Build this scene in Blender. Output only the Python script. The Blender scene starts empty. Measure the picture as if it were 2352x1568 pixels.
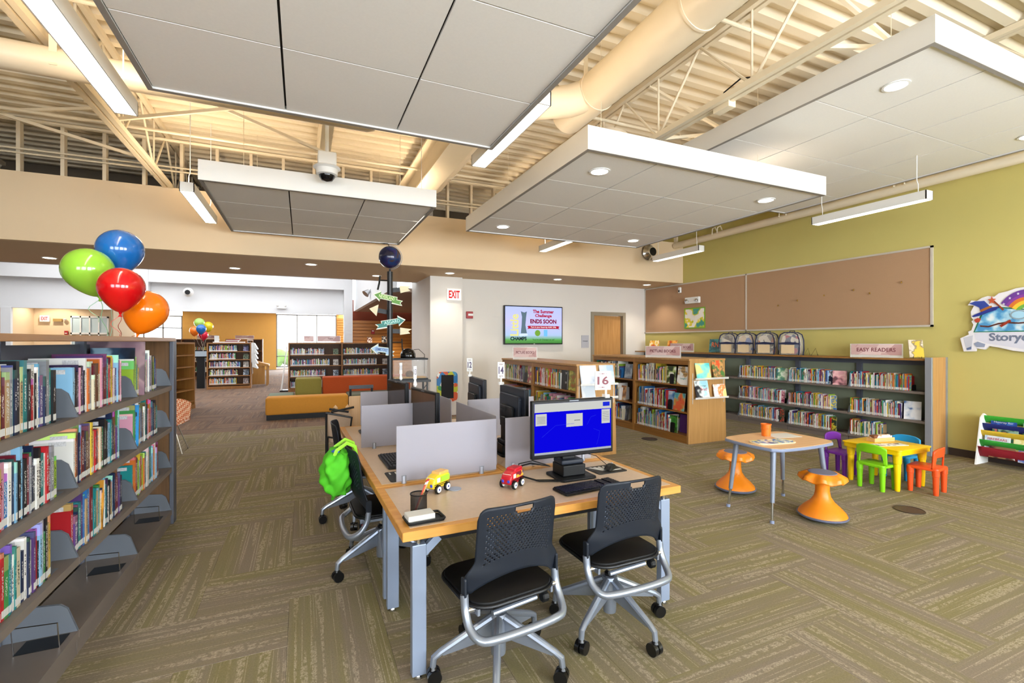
import bpy, bmesh, math, random
from mathutils import Matrix, Vector
random.seed(7)
R = math.radians
scene = bpy.context.scene
COL = scene.collection

# ---------------------------------------------------------------- camera
TH = 23.9                       # heading, degrees east of +Y
cam_d = bpy.data.cameras.new('camera')
cam_d.sensor_fit = 'HORIZONTAL'; cam_d.sensor_width = 36.0
cam_d.lens = 1087.0 / 2352.0 * 36.0
cam_d.clip_start = 0.05; cam_d.clip_end = 300
cam = bpy.data.objects.new('camera', cam_d); COL.objects.link(cam)
cam.location = (0, 0, 1.64); cam.rotation_euler = (R(90), 0, R(-TH))
scene.camera = cam

# ---------------------------------------------------------------- world, daylight, exposure
world = bpy.data.worlds.new('world'); scene.world = world; world.use_nodes = True
_bg = world.node_tree.nodes['Background']
_bg.inputs[0].default_value = (0.88, 0.95, 1.0, 1); _bg.inputs[1].default_value = 5.0

def area(name, loc, rot, sx, sy, power, color):
    l = bpy.data.lights.new(name, 'AREA'); l.shape = 'RECTANGLE'; l.size = sx; l.size_y = sy
    l.energy = power; l.color = color
    o = bpy.data.objects.new(name, l); COL.objects.link(o); o.location = loc; o.rotation_euler = rot
    return o
DAY = (0.86, 0.93, 1.0)
# daylight entering by the windows behind the camera (wall_rear) and high on the right
for wx, pw in ((-5.0, 90), (-1.4, 110), (2.2, 210), (5.8, 300)):  # leftmost source is added, unseen, to lift the left-hand clouds
    area('window_daylight', (wx, -3.9, 2.0), (R(90), 0, 0), 2.6, 2.4, pw, DAY)
# skylight of the atrium and the glass front of the far hall
area('skylight_daylight', (-3.5, 16.0, 4.9), (0, 0, 0), 10.0, 6.5, 430, (0.97, 0.98, 1.0))
area('hall_window_daylight', (0.2, 30.7, 1.7), (R(90), 0, R(180)), 3.2, 2.8, 300, DAY)
area('hall_window_daylight', (-7.0, 30.7, 2.2), (R(90), 0, R(180)), 2.2, 1.6, 160, DAY)

vs = scene.view_settings
vs.view_transform = 'Standard'; vs.look = 'None'; vs.gamma = 1.0; vs.use_curve_mapping = False
vs.exposure = 0.42
cy = scene.cycles
cy.max_bounces = 6; cy.diffuse_bounces = 4; cy.glossy_bounces = 2; cy.transmission_bounces = 4
cy.transparent_max_bounces = 8; cy.caustics_reflective = False; cy.caustics_refractive = False
cy.sample_clamp_indirect = 6.0; cy.use_denoising = True
cy.use_adaptive_sampling = True; cy.adaptive_threshold = 0.09; cy.adaptive_min_samples = 12

# ---------------------------------------------------------------- materials
def lin(c):
    return tuple((x / 12.92 if x <= 0.04045 else ((x + 0.055) / 1.055) ** 2.4) for x in c)
def hx(s):
    return lin(tuple(int(s[i:i + 2], 16) / 255 for i in (0, 2, 4)))
MATS = {}
def N(nt, t, **kw):
    n = nt.nodes.new(t)
    for k, v in kw.items(): setattr(n, k, v)
    return n
def mat(name, color, rough=0.5, metal=0.0, var=0.06, scale=6.0, bump=0.0, bscale=200.0, emit=0.0, spec=0.5, coat=0.0, trans=0.0, alpha=1.0):
    if name in MATS: return MATS[name]
    m = bpy.data.materials.new(name); m.use_nodes = True; nt = m.node_tree; b = nt.nodes['Principled BSDF']
    c = hx(color) if isinstance(color, str) else color
    b.inputs['Roughness'].default_value = rough; b.inputs['Metallic'].default_value = metal
    b.inputs['Specular IOR Level'].default_value = spec
    b.inputs['Coat Weight'].default_value = coat
    b.inputs['Transmission Weight'].default_value = trans
    b.inputs['Alpha'].default_value = alpha
    if var > 0:
        tc = N(nt, 'ShaderNodeTexCoord'); no = N(nt, 'ShaderNodeTexNoise'); no.inputs['Scale'].default_value = scale
        no.inputs['Detail'].default_value = 3
        mr = N(nt, 'ShaderNodeMapRange'); mr.inputs[3].default_value = 1 - var; mr.inputs[4].default_value = 1 + var
        mx = N(nt, 'ShaderNodeVectorMath', operation='SCALE'); mx.inputs[0].default_value = c
        nt.links.new(tc.outputs['Object'], no.inputs['Vector']); nt.links.new(no.outputs['Fac'], mr.inputs[0])
        nt.links.new(mr.outputs[0], mx.inputs['Scale']); nt.links.new(mx.outputs[0], b.inputs['Base Color'])
    else: b.inputs['Base Color'].default_value = (*c, 1)
    if bump > 0:
        tc = N(nt, 'ShaderNodeTexCoord'); n2 = N(nt, 'ShaderNodeTexNoise'); n2.inputs['Scale'].default_value = bscale
        bp = N(nt, 'ShaderNodeBump'); bp.inputs['Strength'].default_value = bump
        nt.links.new(tc.outputs['Object'], n2.inputs['Vector']); nt.links.new(n2.outputs['Fac'], bp.inputs['Height'])
        nt.links.new(bp.outputs[0], b.inputs['Normal'])
    if emit > 0:
        b.inputs['Emission Color'].default_value = (*c, 1); b.inputs['Emission Strength'].default_value = emit
    MATS[name] = m
    return m
def emitmat(name, color, strength):
    if name in MATS: return MATS[name]
    m = bpy.data.materials.new(name); m.use_nodes = True; nt = m.node_tree
    nt.nodes.remove(nt.nodes['Principled BSDF'])
    e = N(nt, 'ShaderNodeEmission'); e.inputs[0].default_value = (*color, 1); e.inputs[1].default_value = strength
    nt.links.new(e.outputs[0], nt.nodes['Material Output'].inputs[0]); MATS[name] = m
    return m
def wood(name, c1, c2, rough=0.45, axis='Z', scale=3.0):
    if name in MATS: return MATS[name]
    m = bpy.data.materials.new(name); m.use_nodes = True; nt = m.node_tree; b = nt.nodes['Principled BSDF']
    tc = N(nt, 'ShaderNodeTexCoord'); mp = N(nt, 'ShaderNodeMapping')
    s = {'X': (0.6, 14, 14), 'Y': (14, 0.6, 14), 'Z': (14, 14, 0.6)}[axis]
    mp.inputs['Scale'].default_value = s
    no = N(nt, 'ShaderNodeTexNoise'); no.inputs['Scale'].default_value = scale; no.inputs['Detail'].default_value = 5
    cr = N(nt, 'ShaderNodeValToRGB'); cr.color_ramp.elements[0].color = (*hx(c1), 1); cr.color_ramp.elements[1].color = (*hx(c2), 1)
    cr.color_ramp.elements[0].position = 0.3; cr.color_ramp.elements[1].position = 0.72
    nt.links.new(tc.outputs['Object'], mp.inputs['Vector']); nt.links.new(mp.outputs[0], no.inputs['Vector'])
    nt.links.new(no.outputs['Fac'], cr.inputs[0]); nt.links.new(cr.outputs[0], b.inputs['Base Color'])
    b.inputs['Roughness'].default_value = rough
    MATS[name] = m
    return m
def printmat(name, cols, scale=9.0, kind='noise', rough=0.35, seed=0.0):
    """flat printed artwork: blotches in the given colours"""
    if name in MATS: return MATS[name]
    m = bpy.data.materials.new(name); m.use_nodes = True; nt = m.node_tree; b = nt.nodes['Principled BSDF']
    tc = N(nt, 'ShaderNodeTexCoord'); mp = N(nt, 'ShaderNodeMapping'); mp.inputs['Location'].default_value = (seed, seed * 1.7, seed * 0.3)
    nt.links.new(tc.outputs['Object'], mp.inputs[0])
    if kind == 'noise':
        no = N(nt, 'ShaderNodeTexNoise'); no.inputs['Scale'].default_value = scale; no.inputs['Detail'].default_value = 2.0
        out = no.outputs['Fac']
    else:
        no = N(nt, 'ShaderNodeTexVoronoi'); no.inputs['Scale'].default_value = scale
        se = N(nt, 'ShaderNodeSeparateColor'); nt.links.new(no.outputs['Color'], se.inputs[0]); out = se.outputs[0]
    nt.links.new(mp.outputs[0], no.inputs['Vector'])
    cr = N(nt, 'ShaderNodeValToRGB'); el = cr.color_ramp.elements
    n = len(cols); lo, hi = (0.34, 0.66) if kind == 'noise' else (0.0, 1.0)
    while len(el) < n: el.new(0.5)
    for i, c in enumerate(cols):
        el[i].position = lo + (hi - lo) * i / n; el[i].color = (*hx(c), 1)
    cr.color_ramp.interpolation = 'CONSTANT' if kind != 'noise' else 'EASE'
    nt.links.new(out, cr.inputs[0]); nt.links.new(cr.outputs[0], b.inputs['Base Color'])
    b.inputs['Roughness'].default_value = rough
    MATS[name] = m
    return m

# ---------------------------------------------------------------- mesh builder
class MB:
    def __init__(s): s.v = []; s.f = []; s.mi = []; s.cur = 0; s.col = None; s.cols = []
    def face(s, idx): s.f.append(tuple(idx)); s.mi.append(s.cur); s.cols.append(s.col)
    def add(s, vs, fs):
        o = len(s.v); s.v += [tuple(p) for p in vs]
        for f in fs: s.face([i + o for i in f])
        return s
    def box(s, x0, x1, y0, y1, z0, z1):
        return s.add([(x0, y0, z0), (x1, y0, z0), (x1, y1, z0), (x0, y1, z0), (x0, y0, z1), (x1, y0, z1), (x1, y1, z1), (x0, y1, z1)],
                     [(0, 3, 2, 1), (4, 5, 6, 7), (0, 1, 5, 4), (1, 2, 6, 5), (2, 3, 7, 6), (3, 0, 4, 7)])
    def bar(s, p0, p1, w, h, up=(0, 0, 1)):
        p0 = Vector(p0); p1 = Vector(p1); d = (p1 - p0).normalized(); u = Vector(up)
        if abs(d.dot(u)) > 0.98: u = Vector((0, 1, 0))
        a = d.cross(u).normalized() * (w / 2); b = a.cross(d).normalized() * (h / 2)
        vs = [p + x for p in (p0, p1) for x in (-a - b, a - b, a + b, -a + b)]
        return s.add(vs, [(0, 1, 2, 3), (7, 6, 5, 4), (0, 4, 5, 1), (1, 5, 6, 2), (2, 6, 7, 3), (3, 7, 4, 0)])
    def tube(s, pts, r, n=8, caps=True):
        pts = [Vector(p) for p in pts]; rs = r if isinstance(r, (list, tuple)) else [r] * len(pts)
        t = (pts[1] - pts[0]).normalized(); u = Vector((0, 0, 1)) if abs(t.z) < 0.9 else Vector((1, 0, 0))
        a = t.cross(u).normalized(); o = len(s.v); prev = t
        for i, p in enumerate(pts):
            if i == 0: t = (pts[1] - p).normalized()
            elif i == len(pts) - 1: t = (p - pts[i - 1]).normalized()
            else: t = ((pts[i + 1] - p).normalized() + (p - pts[i - 1]).normalized()).normalized()
            q = prev.rotation_difference(t); a = q @ a; prev = t
            b = t.cross(a)
            for k in range(n):
                an = 2 * math.pi * k / n
                s.v.append(tuple(p + (a * math.cos(an) + b * math.sin(an)) * rs[i]))
        for i in range(len(pts) - 1):
            for k in range(n):
                k2 = (k + 1) % n
                s.face((o + i * n + k, o + i * n + k2, o + (i + 1) * n + k2, o + (i + 1) * n + k))
        if caps:
            s.face([o + k for k in range(n)][::-1]); s.face([o + (len(pts) - 1) * n + k for k in range(n)])
        return s
    def lathe(s, prof, n=24, c=(0, 0), sx=1.0, sy=1.0, wob=None):
        o = len(s.v)
        for j, (r, z) in enumerate(prof):
            for k in range(n):
                an = 2 * math.pi * k / n
                rr, zz = (r, z) if wob is None else wob(r, z, an)
                s.v.append((c[0] + rr * sx * math.cos(an), c[1] + rr * sy * math.sin(an), zz))
        for j in range(len(prof) - 1):
            for k in range(n):
                k2 = (k + 1) % n
                s.face((o + j * n + k, o + j * n + k2, o + (j + 1) * n + k2, o + (j + 1) * n + k))
        if prof[0][0] > 1e-6: s.face([o + k for k in range(n)][::-1])
        if prof[-1][0] > 1e-6: s.face([o + (len(prof) - 1) * n + k for k in range(n)])
        return s
    def prism(s, poly, a, b, axis='z'):
        f = {'z': lambda p, t: (p[0], p[1], t), 'y': lambda p, t: (p[0], t, p[1]), 'x': lambda p, t: (t, p[0], p[1])}[axis]
        n = len(poly)
        vs = [f(p, a) for p in poly] + [f(p, b) for p in poly]
        fs = [tuple(range(n))[::-1], tuple(range(n, 2 * n))] + [(i, (i + 1) % n, n + (i + 1) % n, n + i) for i in range(n)]
        return s.add(vs, fs)
    def patch(s, fn, nu, nv, closed=False):
        o = len(s.v)
        for j in range(nv + 1):
            for i in range(nu + 1): s.v.append(tuple(fn(i / nu, j / nv)))
        for j in range(nv):
            for i in range(nu):
                a = o + j * (nu + 1) + i
                s.face((a, a + 1, a + nu + 2, a + nu + 1))
        return s
    def mesh(s, name, mats, bevel=0.0, segs=2, smooth=False, weld=False):
        me = bpy.data.meshes.new(name); me.from_pydata(s.v, [], s.f)
        for m in (mats if isinstance(mats, (list, tuple)) else [mats]): me.materials.append(m)
        if len(s.f): me.polygons.foreach_set('material_index', s.mi)
        if any(c is not None for c in s.cols):
            ca = me.color_attributes.new('Col', 'FLOAT_COLOR', 'CORNER'); buf = []
            for p in me.polygons:
                c = s.cols[p.index] or (1, 1, 1)
                buf += [c[0], c[1], c[2], 1.0] * p.loop_total
            ca.data.foreach_set('color', buf)
        bm = bmesh.new(); bm.from_mesh(me)
        if weld: bmesh.ops.remove_doubles(bm, verts=bm.verts, dist=1e-5)
        bmesh.ops.recalc_face_normals(bm, faces=bm.faces)
        if bevel > 0:
            bmesh.ops.bevel(bm, geom=[e for e in bm.edges if len(e.link_faces) == 2 and e.calc_face_angle(0) > 0.5], offset=bevel, segments=segs, affect='EDGES', profile=0.5, clamp_overlap=True)
        bm.to_mesh(me); bm.free()
        if smooth:
            me.polygons.foreach_set('use_smooth', [True] * len(me.polygons))
            if smooth != 'all': me.set_sharp_from_angle(angle=R(35))
        me.update()
        return me
    def build(s, name, mats, parent=None, loc=(0, 0, 0), rz=0.0, bevel=0.0, segs=2, smooth=False, weld=False):
        return place(name, s.mesh(name, mats, bevel, segs, smooth, weld), parent, loc, (0, 0, rz))
def place(name, me, parent=None, loc=(0, 0, 0), rot=(0, 0, 0)):
    o = bpy.data.objects.new(name, me); COL.objects.link(o)
    o.location = loc; o.rotation_euler = rot
    if parent is not None: o.parent = parent
    return o
def tag(o, label, cat=None, group=None, kind=None):
    if label: o['label'] = label
    if cat: o['category'] = cat
    if group: o['group'] = group
    if kind: o['kind'] = kind
    return o
def thing(name, label, cat, loc=(0, 0, 0), rz=0.0, group=None):
    o = place(name, None, None, loc, (0, 0, rz))
    return tag(o, label, cat, group)
def struct(o): o['kind'] = 'structure'; return o
def copy_tree(o, parent=None):
    c = o.copy(); COL.objects.link(c); c.parent = parent
    for ch in o.children: copy_tree(ch, c)
    return c
def cr(pts, n=4):
    """Catmull-Rom smoothing of a polyline"""
    P = [Vector(p) for p in pts]; P = [P[0] * 2 - P[1]] + P + [P[-1] * 2 - P[-2]]; out = []
    for i in range(1, len(P) - 2):
        a, b, c, d = P[i - 1], P[i], P[i + 1], P[i + 2]
        for k in range(n):
            t = k / n
            out.append(0.5 * ((2 * b) + (c - a) * t + (2 * a - 5 * b + 4 * c - d) * t * t + (3 * b - a - 3 * c + d) * t ** 3))
    return out + [P[-2]]
def roundrect(w, h, r, n=5, cx=0.0, cy=0.0):
    pts = []
    for (sx, sy, a0) in ((1, 1, 0), (-1, 1, 90), (-1, -1, 180), (1, -1, 270)):
        for k in range(n + 1):
            a = R(a0 + 90 * k / n)
            pts.append((cx + sx * (w / 2 - r) + r * math.cos(a), cy + sy * (h / 2 - r) + r * math.sin(a)))
    return pts

# ---------------------------------------------------------------- lettering (font outlines turned into meshes once, up front)
WORDS = ['EXIT', 'TEEN', 'PICTURE BOOKS', 'EASY READERS', 'BOOKS', 'The Summer', 'Challenge', 'ENDS SOON', 'Turn in your hours by AUG. 27th', 'CHAMPS',
         'READING', "You're all Champs to us!", 'FAMILY', '16', '14', '12', '11', '13', 'Henry', 'Hyena,', 'why do you', 'Laugh?', 'NEVERLAND', "GRIMM'S FOREST", 'ASGARD', 'Storyc',
         'Hooray for', 'FIREBEARS', 'Good Night', 'Fred!', 'STORAGE', 'BOOK OF', 'THE', 'FIRE', 'W', 'Little', 'RN']
TXT = {}
def _make_text():
    tmp = []
    for w in WORDS:
        cu = bpy.data.curves.new('lettering', 'FONT'); cu.body = w; cu.align_x = 'CENTER'; cu.align_y = 'CENTER'; cu.size = 1.0
        cu.resolution_u = 3; cu.offset = 0.045 if w in ('ENDS SOON', 'The Summer', 'Challenge', 'CHAMPS') else 0.028 if w in ('The Summer', 'Challenge', 'ENDS SOON', 'CHAMPS', '16', '14', '12', 'EXIT', 'Storyc', 'Little') else 0.012; cu.extrude = 0.0
        o = bpy.data.objects.new('lettering', cu); COL.objects.link(o); tmp.append((w, o, cu))
    bpy.context.view_layer.update()
    dg = bpy.context.evaluated_depsgraph_get()
    for w, o, cu in tmp:
        me = bpy.data.meshes.new_from_object(o.evaluated_get(dg)); me.name = 'lettering'
        xs = [v.co.x for v in me.vertices]; ys = [v.co.y for v in me.vertices]
        cx, cy_ = (max(xs) + min(xs)) / 2, (max(ys) + min(ys)) / 2; w_, h_ = max(xs) - min(xs), max(ys) - min(ys)
        for v in me.vertices: v.co.x = (v.co.x - cx) / w_; v.co.y = (v.co.y - cy_) / h_; v.co.z = 0
        TXT[w] = me
    for w, o, cu in tmp:
        bpy.data.objects.remove(o); bpy.data.curves.remove(cu)
_make_text()
def text(word, w, h, m, parent, loc, rot=(R(90), 0, 0), name='lettering'):
    """flat lettering w x h, reading along local +X, facing local -Y by default"""
    me = TXT[word].copy(); me.materials.clear(); me.materials.append(m)
    me.transform(Matrix.Diagonal((w, h, 1, 1)))
    return place(name, me, parent, loc, rot)
# ================================================================ SETTING
P_green = mat('paint_green', 'c4b86e', 0.75, var=0.03, scale=1.5)
P_cream = mat('paint_cream', 'e3cba8', 0.75, var=0.02, scale=1.5)
P_soff = mat('paint_soffit_shaded', 'd6bc98', 0.8, var=0.02, scale=1.5)  # bulkhead cream with the underside's shade put into the colour
P_white = mat('paint_white', 'e4dfd8', 0.7, var=0.02, scale=1.5)
P_atrium = mat('paint_atrium', 'e6e8ea', 0.6, var=0.01)
P_yellow = mat('paint_yellow', 'e4b562', 0.7, var=0.03)
P_red = mat('paint_rust', '8a3a1c', 0.7)
M_deck = mat('deck_paint', 'e9dcc2', 0.7, var=0.03, scale=3)
M_steel = mat('steel_cream', 'e6d8bd', 0.55, var=0.03)
M_dark = mat('attic_shade', '6b5f50', 0.9)
M_base = mat('baseboard_brown', '3a2f2b', 0.6)
M_black = mat('black_plastic', '0b0c0e', 0.45, var=0.15, spec=0.35)
M_blackmetal = mat('black_metal', '15161a', 0.4, var=0.1)
M_silver = mat('silver_paint', 'a9afbb', 0.38, metal=0.55, var=0.04)
M_chrome = mat('chrome', 'd5d8dc', 0.15, metal=1.0, var=0.0)
M_glass = mat('pane_glass', 'f2f7f8', 0.04, var=0.0, alpha=0.12)
M_whitepl = mat('white_plastic', 'efefed', 0.45, var=0.02)
M_doorw = wood('door_wood', 'b98347', 'cf9c60', 0.45, 'Z')
M_frame = mat('door_frame_taupe', '9a8f7c', 0.5)

XR = 8.6; YB = 10.38; YS = 8.98; ZS = 3.08; ZT = 4.06; ZD = 4.84

# ---- carpet: herringbone planks, olive near, brown in the hall
def carpet(name, ca, cb, cl):
    m = bpy.data.materials.new(name); m.use_nodes = True; nt = m.node_tree; b = nt.nodes['Principled BSDF']; L = nt.links.new
    uv = N(nt, 'ShaderNodeUVMap'); uv.uv_map = 'UV'
    def noise(sx, sy, detail=2.0, off=0.0):
        mp = N(nt, 'ShaderNodeMapping'); mp.inputs['Scale'].default_value = (sx, sy, 1); mp.inputs['Location'].default_value = (off, off * 1.3, 0)
        no = N(nt, 'ShaderNodeTexNoise'); no.inputs['Scale'].default_value = 1.0; no.inputs['Detail'].default_value = detail
        L(uv.outputs[0], mp.inputs[0]); L(mp.outputs[0], no.inputs['Vector']); return no.outputs['Fac']
    def step(x, lo, hi):
        mr = N(nt, 'ShaderNodeMapRange'); mr.inputs[1].default_value = lo; mr.inputs[2].default_value = hi; L(x, mr.inputs[0]); return mr.outputs[0]
    def mul(a, c):
        n = N(nt, 'ShaderNodeMath', operation='MULTIPLY'); L(a, n.inputs[0]); L(c, n.inputs[1]); return n.outputs[0]
    def mx(a, c): 
        n = N(nt, 'ShaderNodeMath', operation='MAXIMUM'); L(a, n.inputs[0]); L(c, n.inputs[1]); return n.outputs[0]
    def mixc(f, A, B):
        n = N(nt, 'ShaderNodeMix', data_type='RGBA'); L(f, n.inputs[0])
        for i, X in ((6, A), (7, B)):
            if isinstance(X, tuple): n.inputs[i].default_value = (*X, 1)
            else: L(X, n.inputs[i])
        return n.outputs[2]
    band = step(noise(0.4, 7.0), 0.38, 0.62)
    base = mixc(band, hx(ca), hx(cb))
    thin = step(noise(0.7, 100.0, 1.0, 3.0), 0.60, 0.67)
    wide = step(noise(1.1, 26.0, 1.0, 9.0), 0.53, 0.58)
    dash = step(noise(34.0, 40.0, 1.0, 5.0), 0.40, 0.52)
    streak = mx(thin, mul(wide, dash))
    grain = noise(320.0, 320.0, 1.0, 1.0)
    g2 = noise(95.0, 130.0, 2.0, 2.0)
    f2 = mul(mul(streak, step(grain, 0.1, 0.75)), step(g2, 0.2, 0.62))
    c = mixc(f2, base, hx(cl))
    gm = N(nt, 'ShaderNodeMapRange'); gm.inputs[3].default_value = 0.5; gm.inputs[4].default_value = 1.5; ad = N(nt, 'ShaderNodeMix', data_type='FLOAT'); ad.inputs[0].default_value = 0.5; L(grain, ad.inputs[2]); L(g2, ad.inputs[3]); L(ad.outputs[0], gm.inputs[0])
    sc = N(nt, 'ShaderNodeVectorMath', operation='SCALE'); L(c, sc.inputs[0]); L(gm.outputs[0], sc.inputs['Scale'])
    L(sc.outputs[0], b.inputs['Base Color']); b.inputs['Roughness'].default_value = 0.95; b.inputs['Specular IOR Level'].default_value = 0.15
    return m
C_olive = carpet('carpet_olive', '7d7452', '7f7363', 'aea28c')
C_brown = carpet('carpet_brown', '7a6252', '66564e', '9a8672')
M_slab = mat('subfloor', '5c5142', 0.95)
floor = struct(MB().box(-14, 9, -4.2, 33, -0.12, -0.012).build('floor', M_slab))
S = 0.51; OX, OY = -0.074, 1.80 - 4 * 0.51; YCARP = OY + 20 * S
planks = []
for i in range(-24, 18):
    for j in range(-9, 58):
        t = (i - j) % 4
        if t == 0: planks.append((OX + i * S, OX + (i + 2) * S, OY + j * S, OY + (j + 1) * S, 0))
        elif t == 2: planks.append((OX + i * S, OX + (i + 1) * S, OY + (j - 1) * S, OY + (j + 1) * S, 1))
def pieces(p):
    x0, x1, y0, y1, o = p
    x1 = min(x1, XR) if x0 < XR else x0
    if x1 - x0 < 0.02: return []
    out = []
    if y0 < YCARP: out.append((x0, x1, y0, min(y1, YCARP), o, 0))
    if y1 > YCARP + 1e-4: out.append((x0, x1, max(y0, YCARP), y1, o, 1))
    return out
allp = [q for p in planks for q in pieces(p)]
def vis(q):
    x, y = (q[0] + q[1]) / 2, (q[2] + q[3]) / 2
    d = x * math.sin(R(TH)) + y * math.cos(R(TH)); r = x * math.cos(R(TH)) - y * math.sin(R(TH))
    if d < 1.6 or abs(r) > 1.12 * d + 0.5: return -1
    return (q[1] - q[0]) * (q[3] - q[2]) / d ** 2
allp = [q for q in allp if q[2] < 26]
allp.sort(key=vis, reverse=True)
def plank_geo(qs):
    vs, fs, uvs, mi = [], [], [], []
    for q in qs:
        x0, x1, y0, y1, o, k = q; g = 0.0007; h = random.uniform(-0.0006, 0.0006); a = random.uniform(0, 60); c = random.uniform(0, 60)
        b = len(vs)
        vs += [(x0 + g, y0 + g, h), (x1 - g, y0 + g, h), (x1 - g, y1 - g, h), (x0 + g, y1 - g, h),
               (x0 + g, y0 + g, -0.012), (x1 - g, y0 + g, -0.012), (x1 - g, y1 - g, -0.012), (x0 + g, y1 - g, -0.012)]
        F = [(0, 1, 2, 3), (4, 5, 1, 0), (5, 6, 2, 1), (6, 7, 3, 2), (7, 4, 0, 3)]
        for f in F:
            fs.append(tuple(b + i_ for i_ in f)); mi.append(k)
            for i_ in f:
                x, y = vs[b + i_][0] - x0, vs[b + i_][1] - y0
                uvs.append((x + a, y + c) if o == 0 else (y + a, x + c))
    return vs, fs, uvs, mi
def plank_mesh(qs, name):
    vs, fs, uvs, mi = plank_geo(qs); me = bpy.data.meshes.new(name); me.from_pydata(vs, [], fs)
    me.materials.append(C_olive); me.materials.append(C_brown); me.polygons.foreach_set('material_index', mi)
    ul = me.uv_layers.new(name='UV'); ul.data.foreach_set('uv', [x for u in uvs for x in u]); me.update(); return me
for q in allp[:300]: place('carpet_plank', plank_mesh([q], 'carpet_plank'), floor)
tag(place('carpet_planks', plank_mesh(allp[300:], 'carpet_planks'), floor), None, kind='stuff')
struct(MB().box(-14, 9, 26, 33, -0.012, 0.0).build('floor_hall', mat('carpet_far', '6b5a4e', 0.95, var=0.25, scale=3)))

# ---- walls
struct(MB().box(XR, XR + 0.2, -4.2, 10.6, 0, 4.95).build('wall_right', P_green))
struct(MB().box(XR - 0.014, XR, -4.0, 3.72, 0, 0.105).build('baseboard_right', M_base))
w = MB(); w.box(3.3, 6.83, YB, YB + 0.2, 0, ZS); w.box(7.92, XR, YB, YB + 0.2, 0, ZS); w.box(6.83, 7.92, YB, YB + 0.2, 2.41, ZS)
struct(w.build('wall_back', P_white))
struct(MB().box(3.3, 6.83, YB - 0.014, YB, 0, 0.105).box(7.92, 8.2, YB - 0.014, YB, 0, 0.105).build('baseboard_back', M_base))
w = MB(); w.box(2.56, 3.30, 10.2, YB + 0.2, 0, ZS); w.box(2.56, 2.72, YB + 0.2, 12.1, 0, 4.9)
struct(w.build('wall_pier', P_white))
struct(MB().box(-14, XR, YS, YS + 0.12, ZS, ZT).build('wall_bulkhead', P_cream))
w = MB(); w.box(-14, 2.7, YS + 0.12, 11.5, ZS, ZS + 0.14); w.box(2.7, XR, YS + 0.12, YB + 0.2, ZS, ZS + 0.14)
struct(w.build('ceiling_soffit', P_soff))
struct(MB().box(-14, 2.7, 11.5, 11.6, ZS, 4.9).build('wall_atrium', P_atrium))
struct(MB().box(-14.0, -13.8, -4.2, 33, 0, 4.95).build('wall_left', P_white))
w = MB(); xs = [-14]
for wx in (-5.0, -1.4, 2.2, 5.8): xs += [wx - 1.35, wx + 1.35]
xs.append(XR + 0.2)
for a in range(0, len(xs), 2): w.box(xs[a], xs[a + 1], -4.2, -4.0, 0, 4.95)
for wx in (-5.0, -1.4, 2.2, 5.8):
    w.box(wx - 1.35, wx + 1.35, -4.2, -4.0, 0, 0.75); w.box(wx - 1.35, wx + 1.35, -4.2, -4.0, 3.25, 4.95)
struct(w.build('wall_rear', P_white))
# door in the back wall
d = struct(MB().box(6.83, 6.92, YB - 0.03, YB + 0.16, 0, 2.41).box(7.83, 7.92, YB - 0.03, YB + 0.16, 0, 2.41).box(6.92, 7.83, YB - 0.03, YB + 0.16, 2.32, 2.41).build('door_1', M_frame))
MB().box(6.93, 7.82, YB + 0.07, YB + 0.115, 0.01, 2.315).build('door_leaf', M_doorw, d)
MB().tube([(7.02, YB + 0.07, 1.0), (7.02, YB + 0.02, 1.0), (7.14, YB + 0.02, 1.0)], 0.01).build('door_handle', M_chrome, d, smooth=True)

# ---- corrugated roof deck, ribs running across
pr = []; y = -4.2
while y < 12.2:
    for dy, dz in ((0, 0), (0.09, 0), (0.125, 0.075), (0.205, 0.075)): pr.append((y + dy, ZD + dz))
    y += 0.24
w = MB()
for i in range(len(pr) - 1):
    (a, za), (b, zb) = pr[i], pr[i + 1]
    w.add([(-14, a, za), (XR, a, za), (XR, b, zb), (-14, b, zb)], [(0, 1, 2, 3)])
w.box(-14, XR, -4.2, 12.2, ZD + 0.12, ZD + 0.2)
struct(w.build('ceiling', M_deck))
# open stud framing above the bulkhead with two rails
sf = struct(place('stud_frame', None))
MB().box(-14, XR, YS + 0.005, YS + 0.115, ZD - 0.07, ZD - 0.01).build('top_plate', M_steel, sf)
x = -13.9
while x < XR:
    MB().box(x, x + 0.045, YS + 0.01, YS + 0.11, ZT, ZD - 0.07).build('stud', M_steel, sf); x += 0.485
for z in (4.31, 4.37): MB().tube([(-14, YS - 0.04, z), (XR, YS - 0.04, z)], 0.014).build('rail', M_steel, sf, smooth=True)
struct(MB().box(-14, XR, 11.38, 11.48, ZS + 0.15, 4.95).build('wall_attic_shade', M_dark))  # dark panel added behind the studs to stand for the attic's shade
# roof trusses
def truss(x, y0, y1, zb=4.08):
    t = struct(place('roof_truss', None, None, (x, 0, 0)))
    for nm, z in (('top_chord', ZD - 0.035), ('bottom_chord', zb)):
        MB().box(-0.065, -0.012, y0, y1, z - 0.03, z + 0.03).box(0.012, 0.065, y0, y1, z - 0.03, z + 0.03).build(nm, M_steel, t)
    n = int((y1 - y0) / 0.62); dy = (y1 - y0) / n
    for k in range(n):
        a, b = y0 + k * dy, y0 + (k + 1) * dy
        za, zc = (zb, ZD - 0.04) if k % 2 else (ZD - 0.04, zb)
        MB().tube([(0, a, za), (0, b, zc)], 0.015, 7).build('web', M_steel, t, smooth=True)
        if k % 2: MB().tube([(0, a, zb), (0, a, ZD - 0.04)], 0.012, 7).build('web', M_steel, t, smooth=True)
truss(-1.93, -3.9, 11.4); truss(3.9, -3.9, YS); truss(0.28, 4.6, 11.4, 4.2); truss(-4.9, -3.9, 11.4); truss(6.6, -3.9, YS)
g = struct(place('roof_beam', None))
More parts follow.
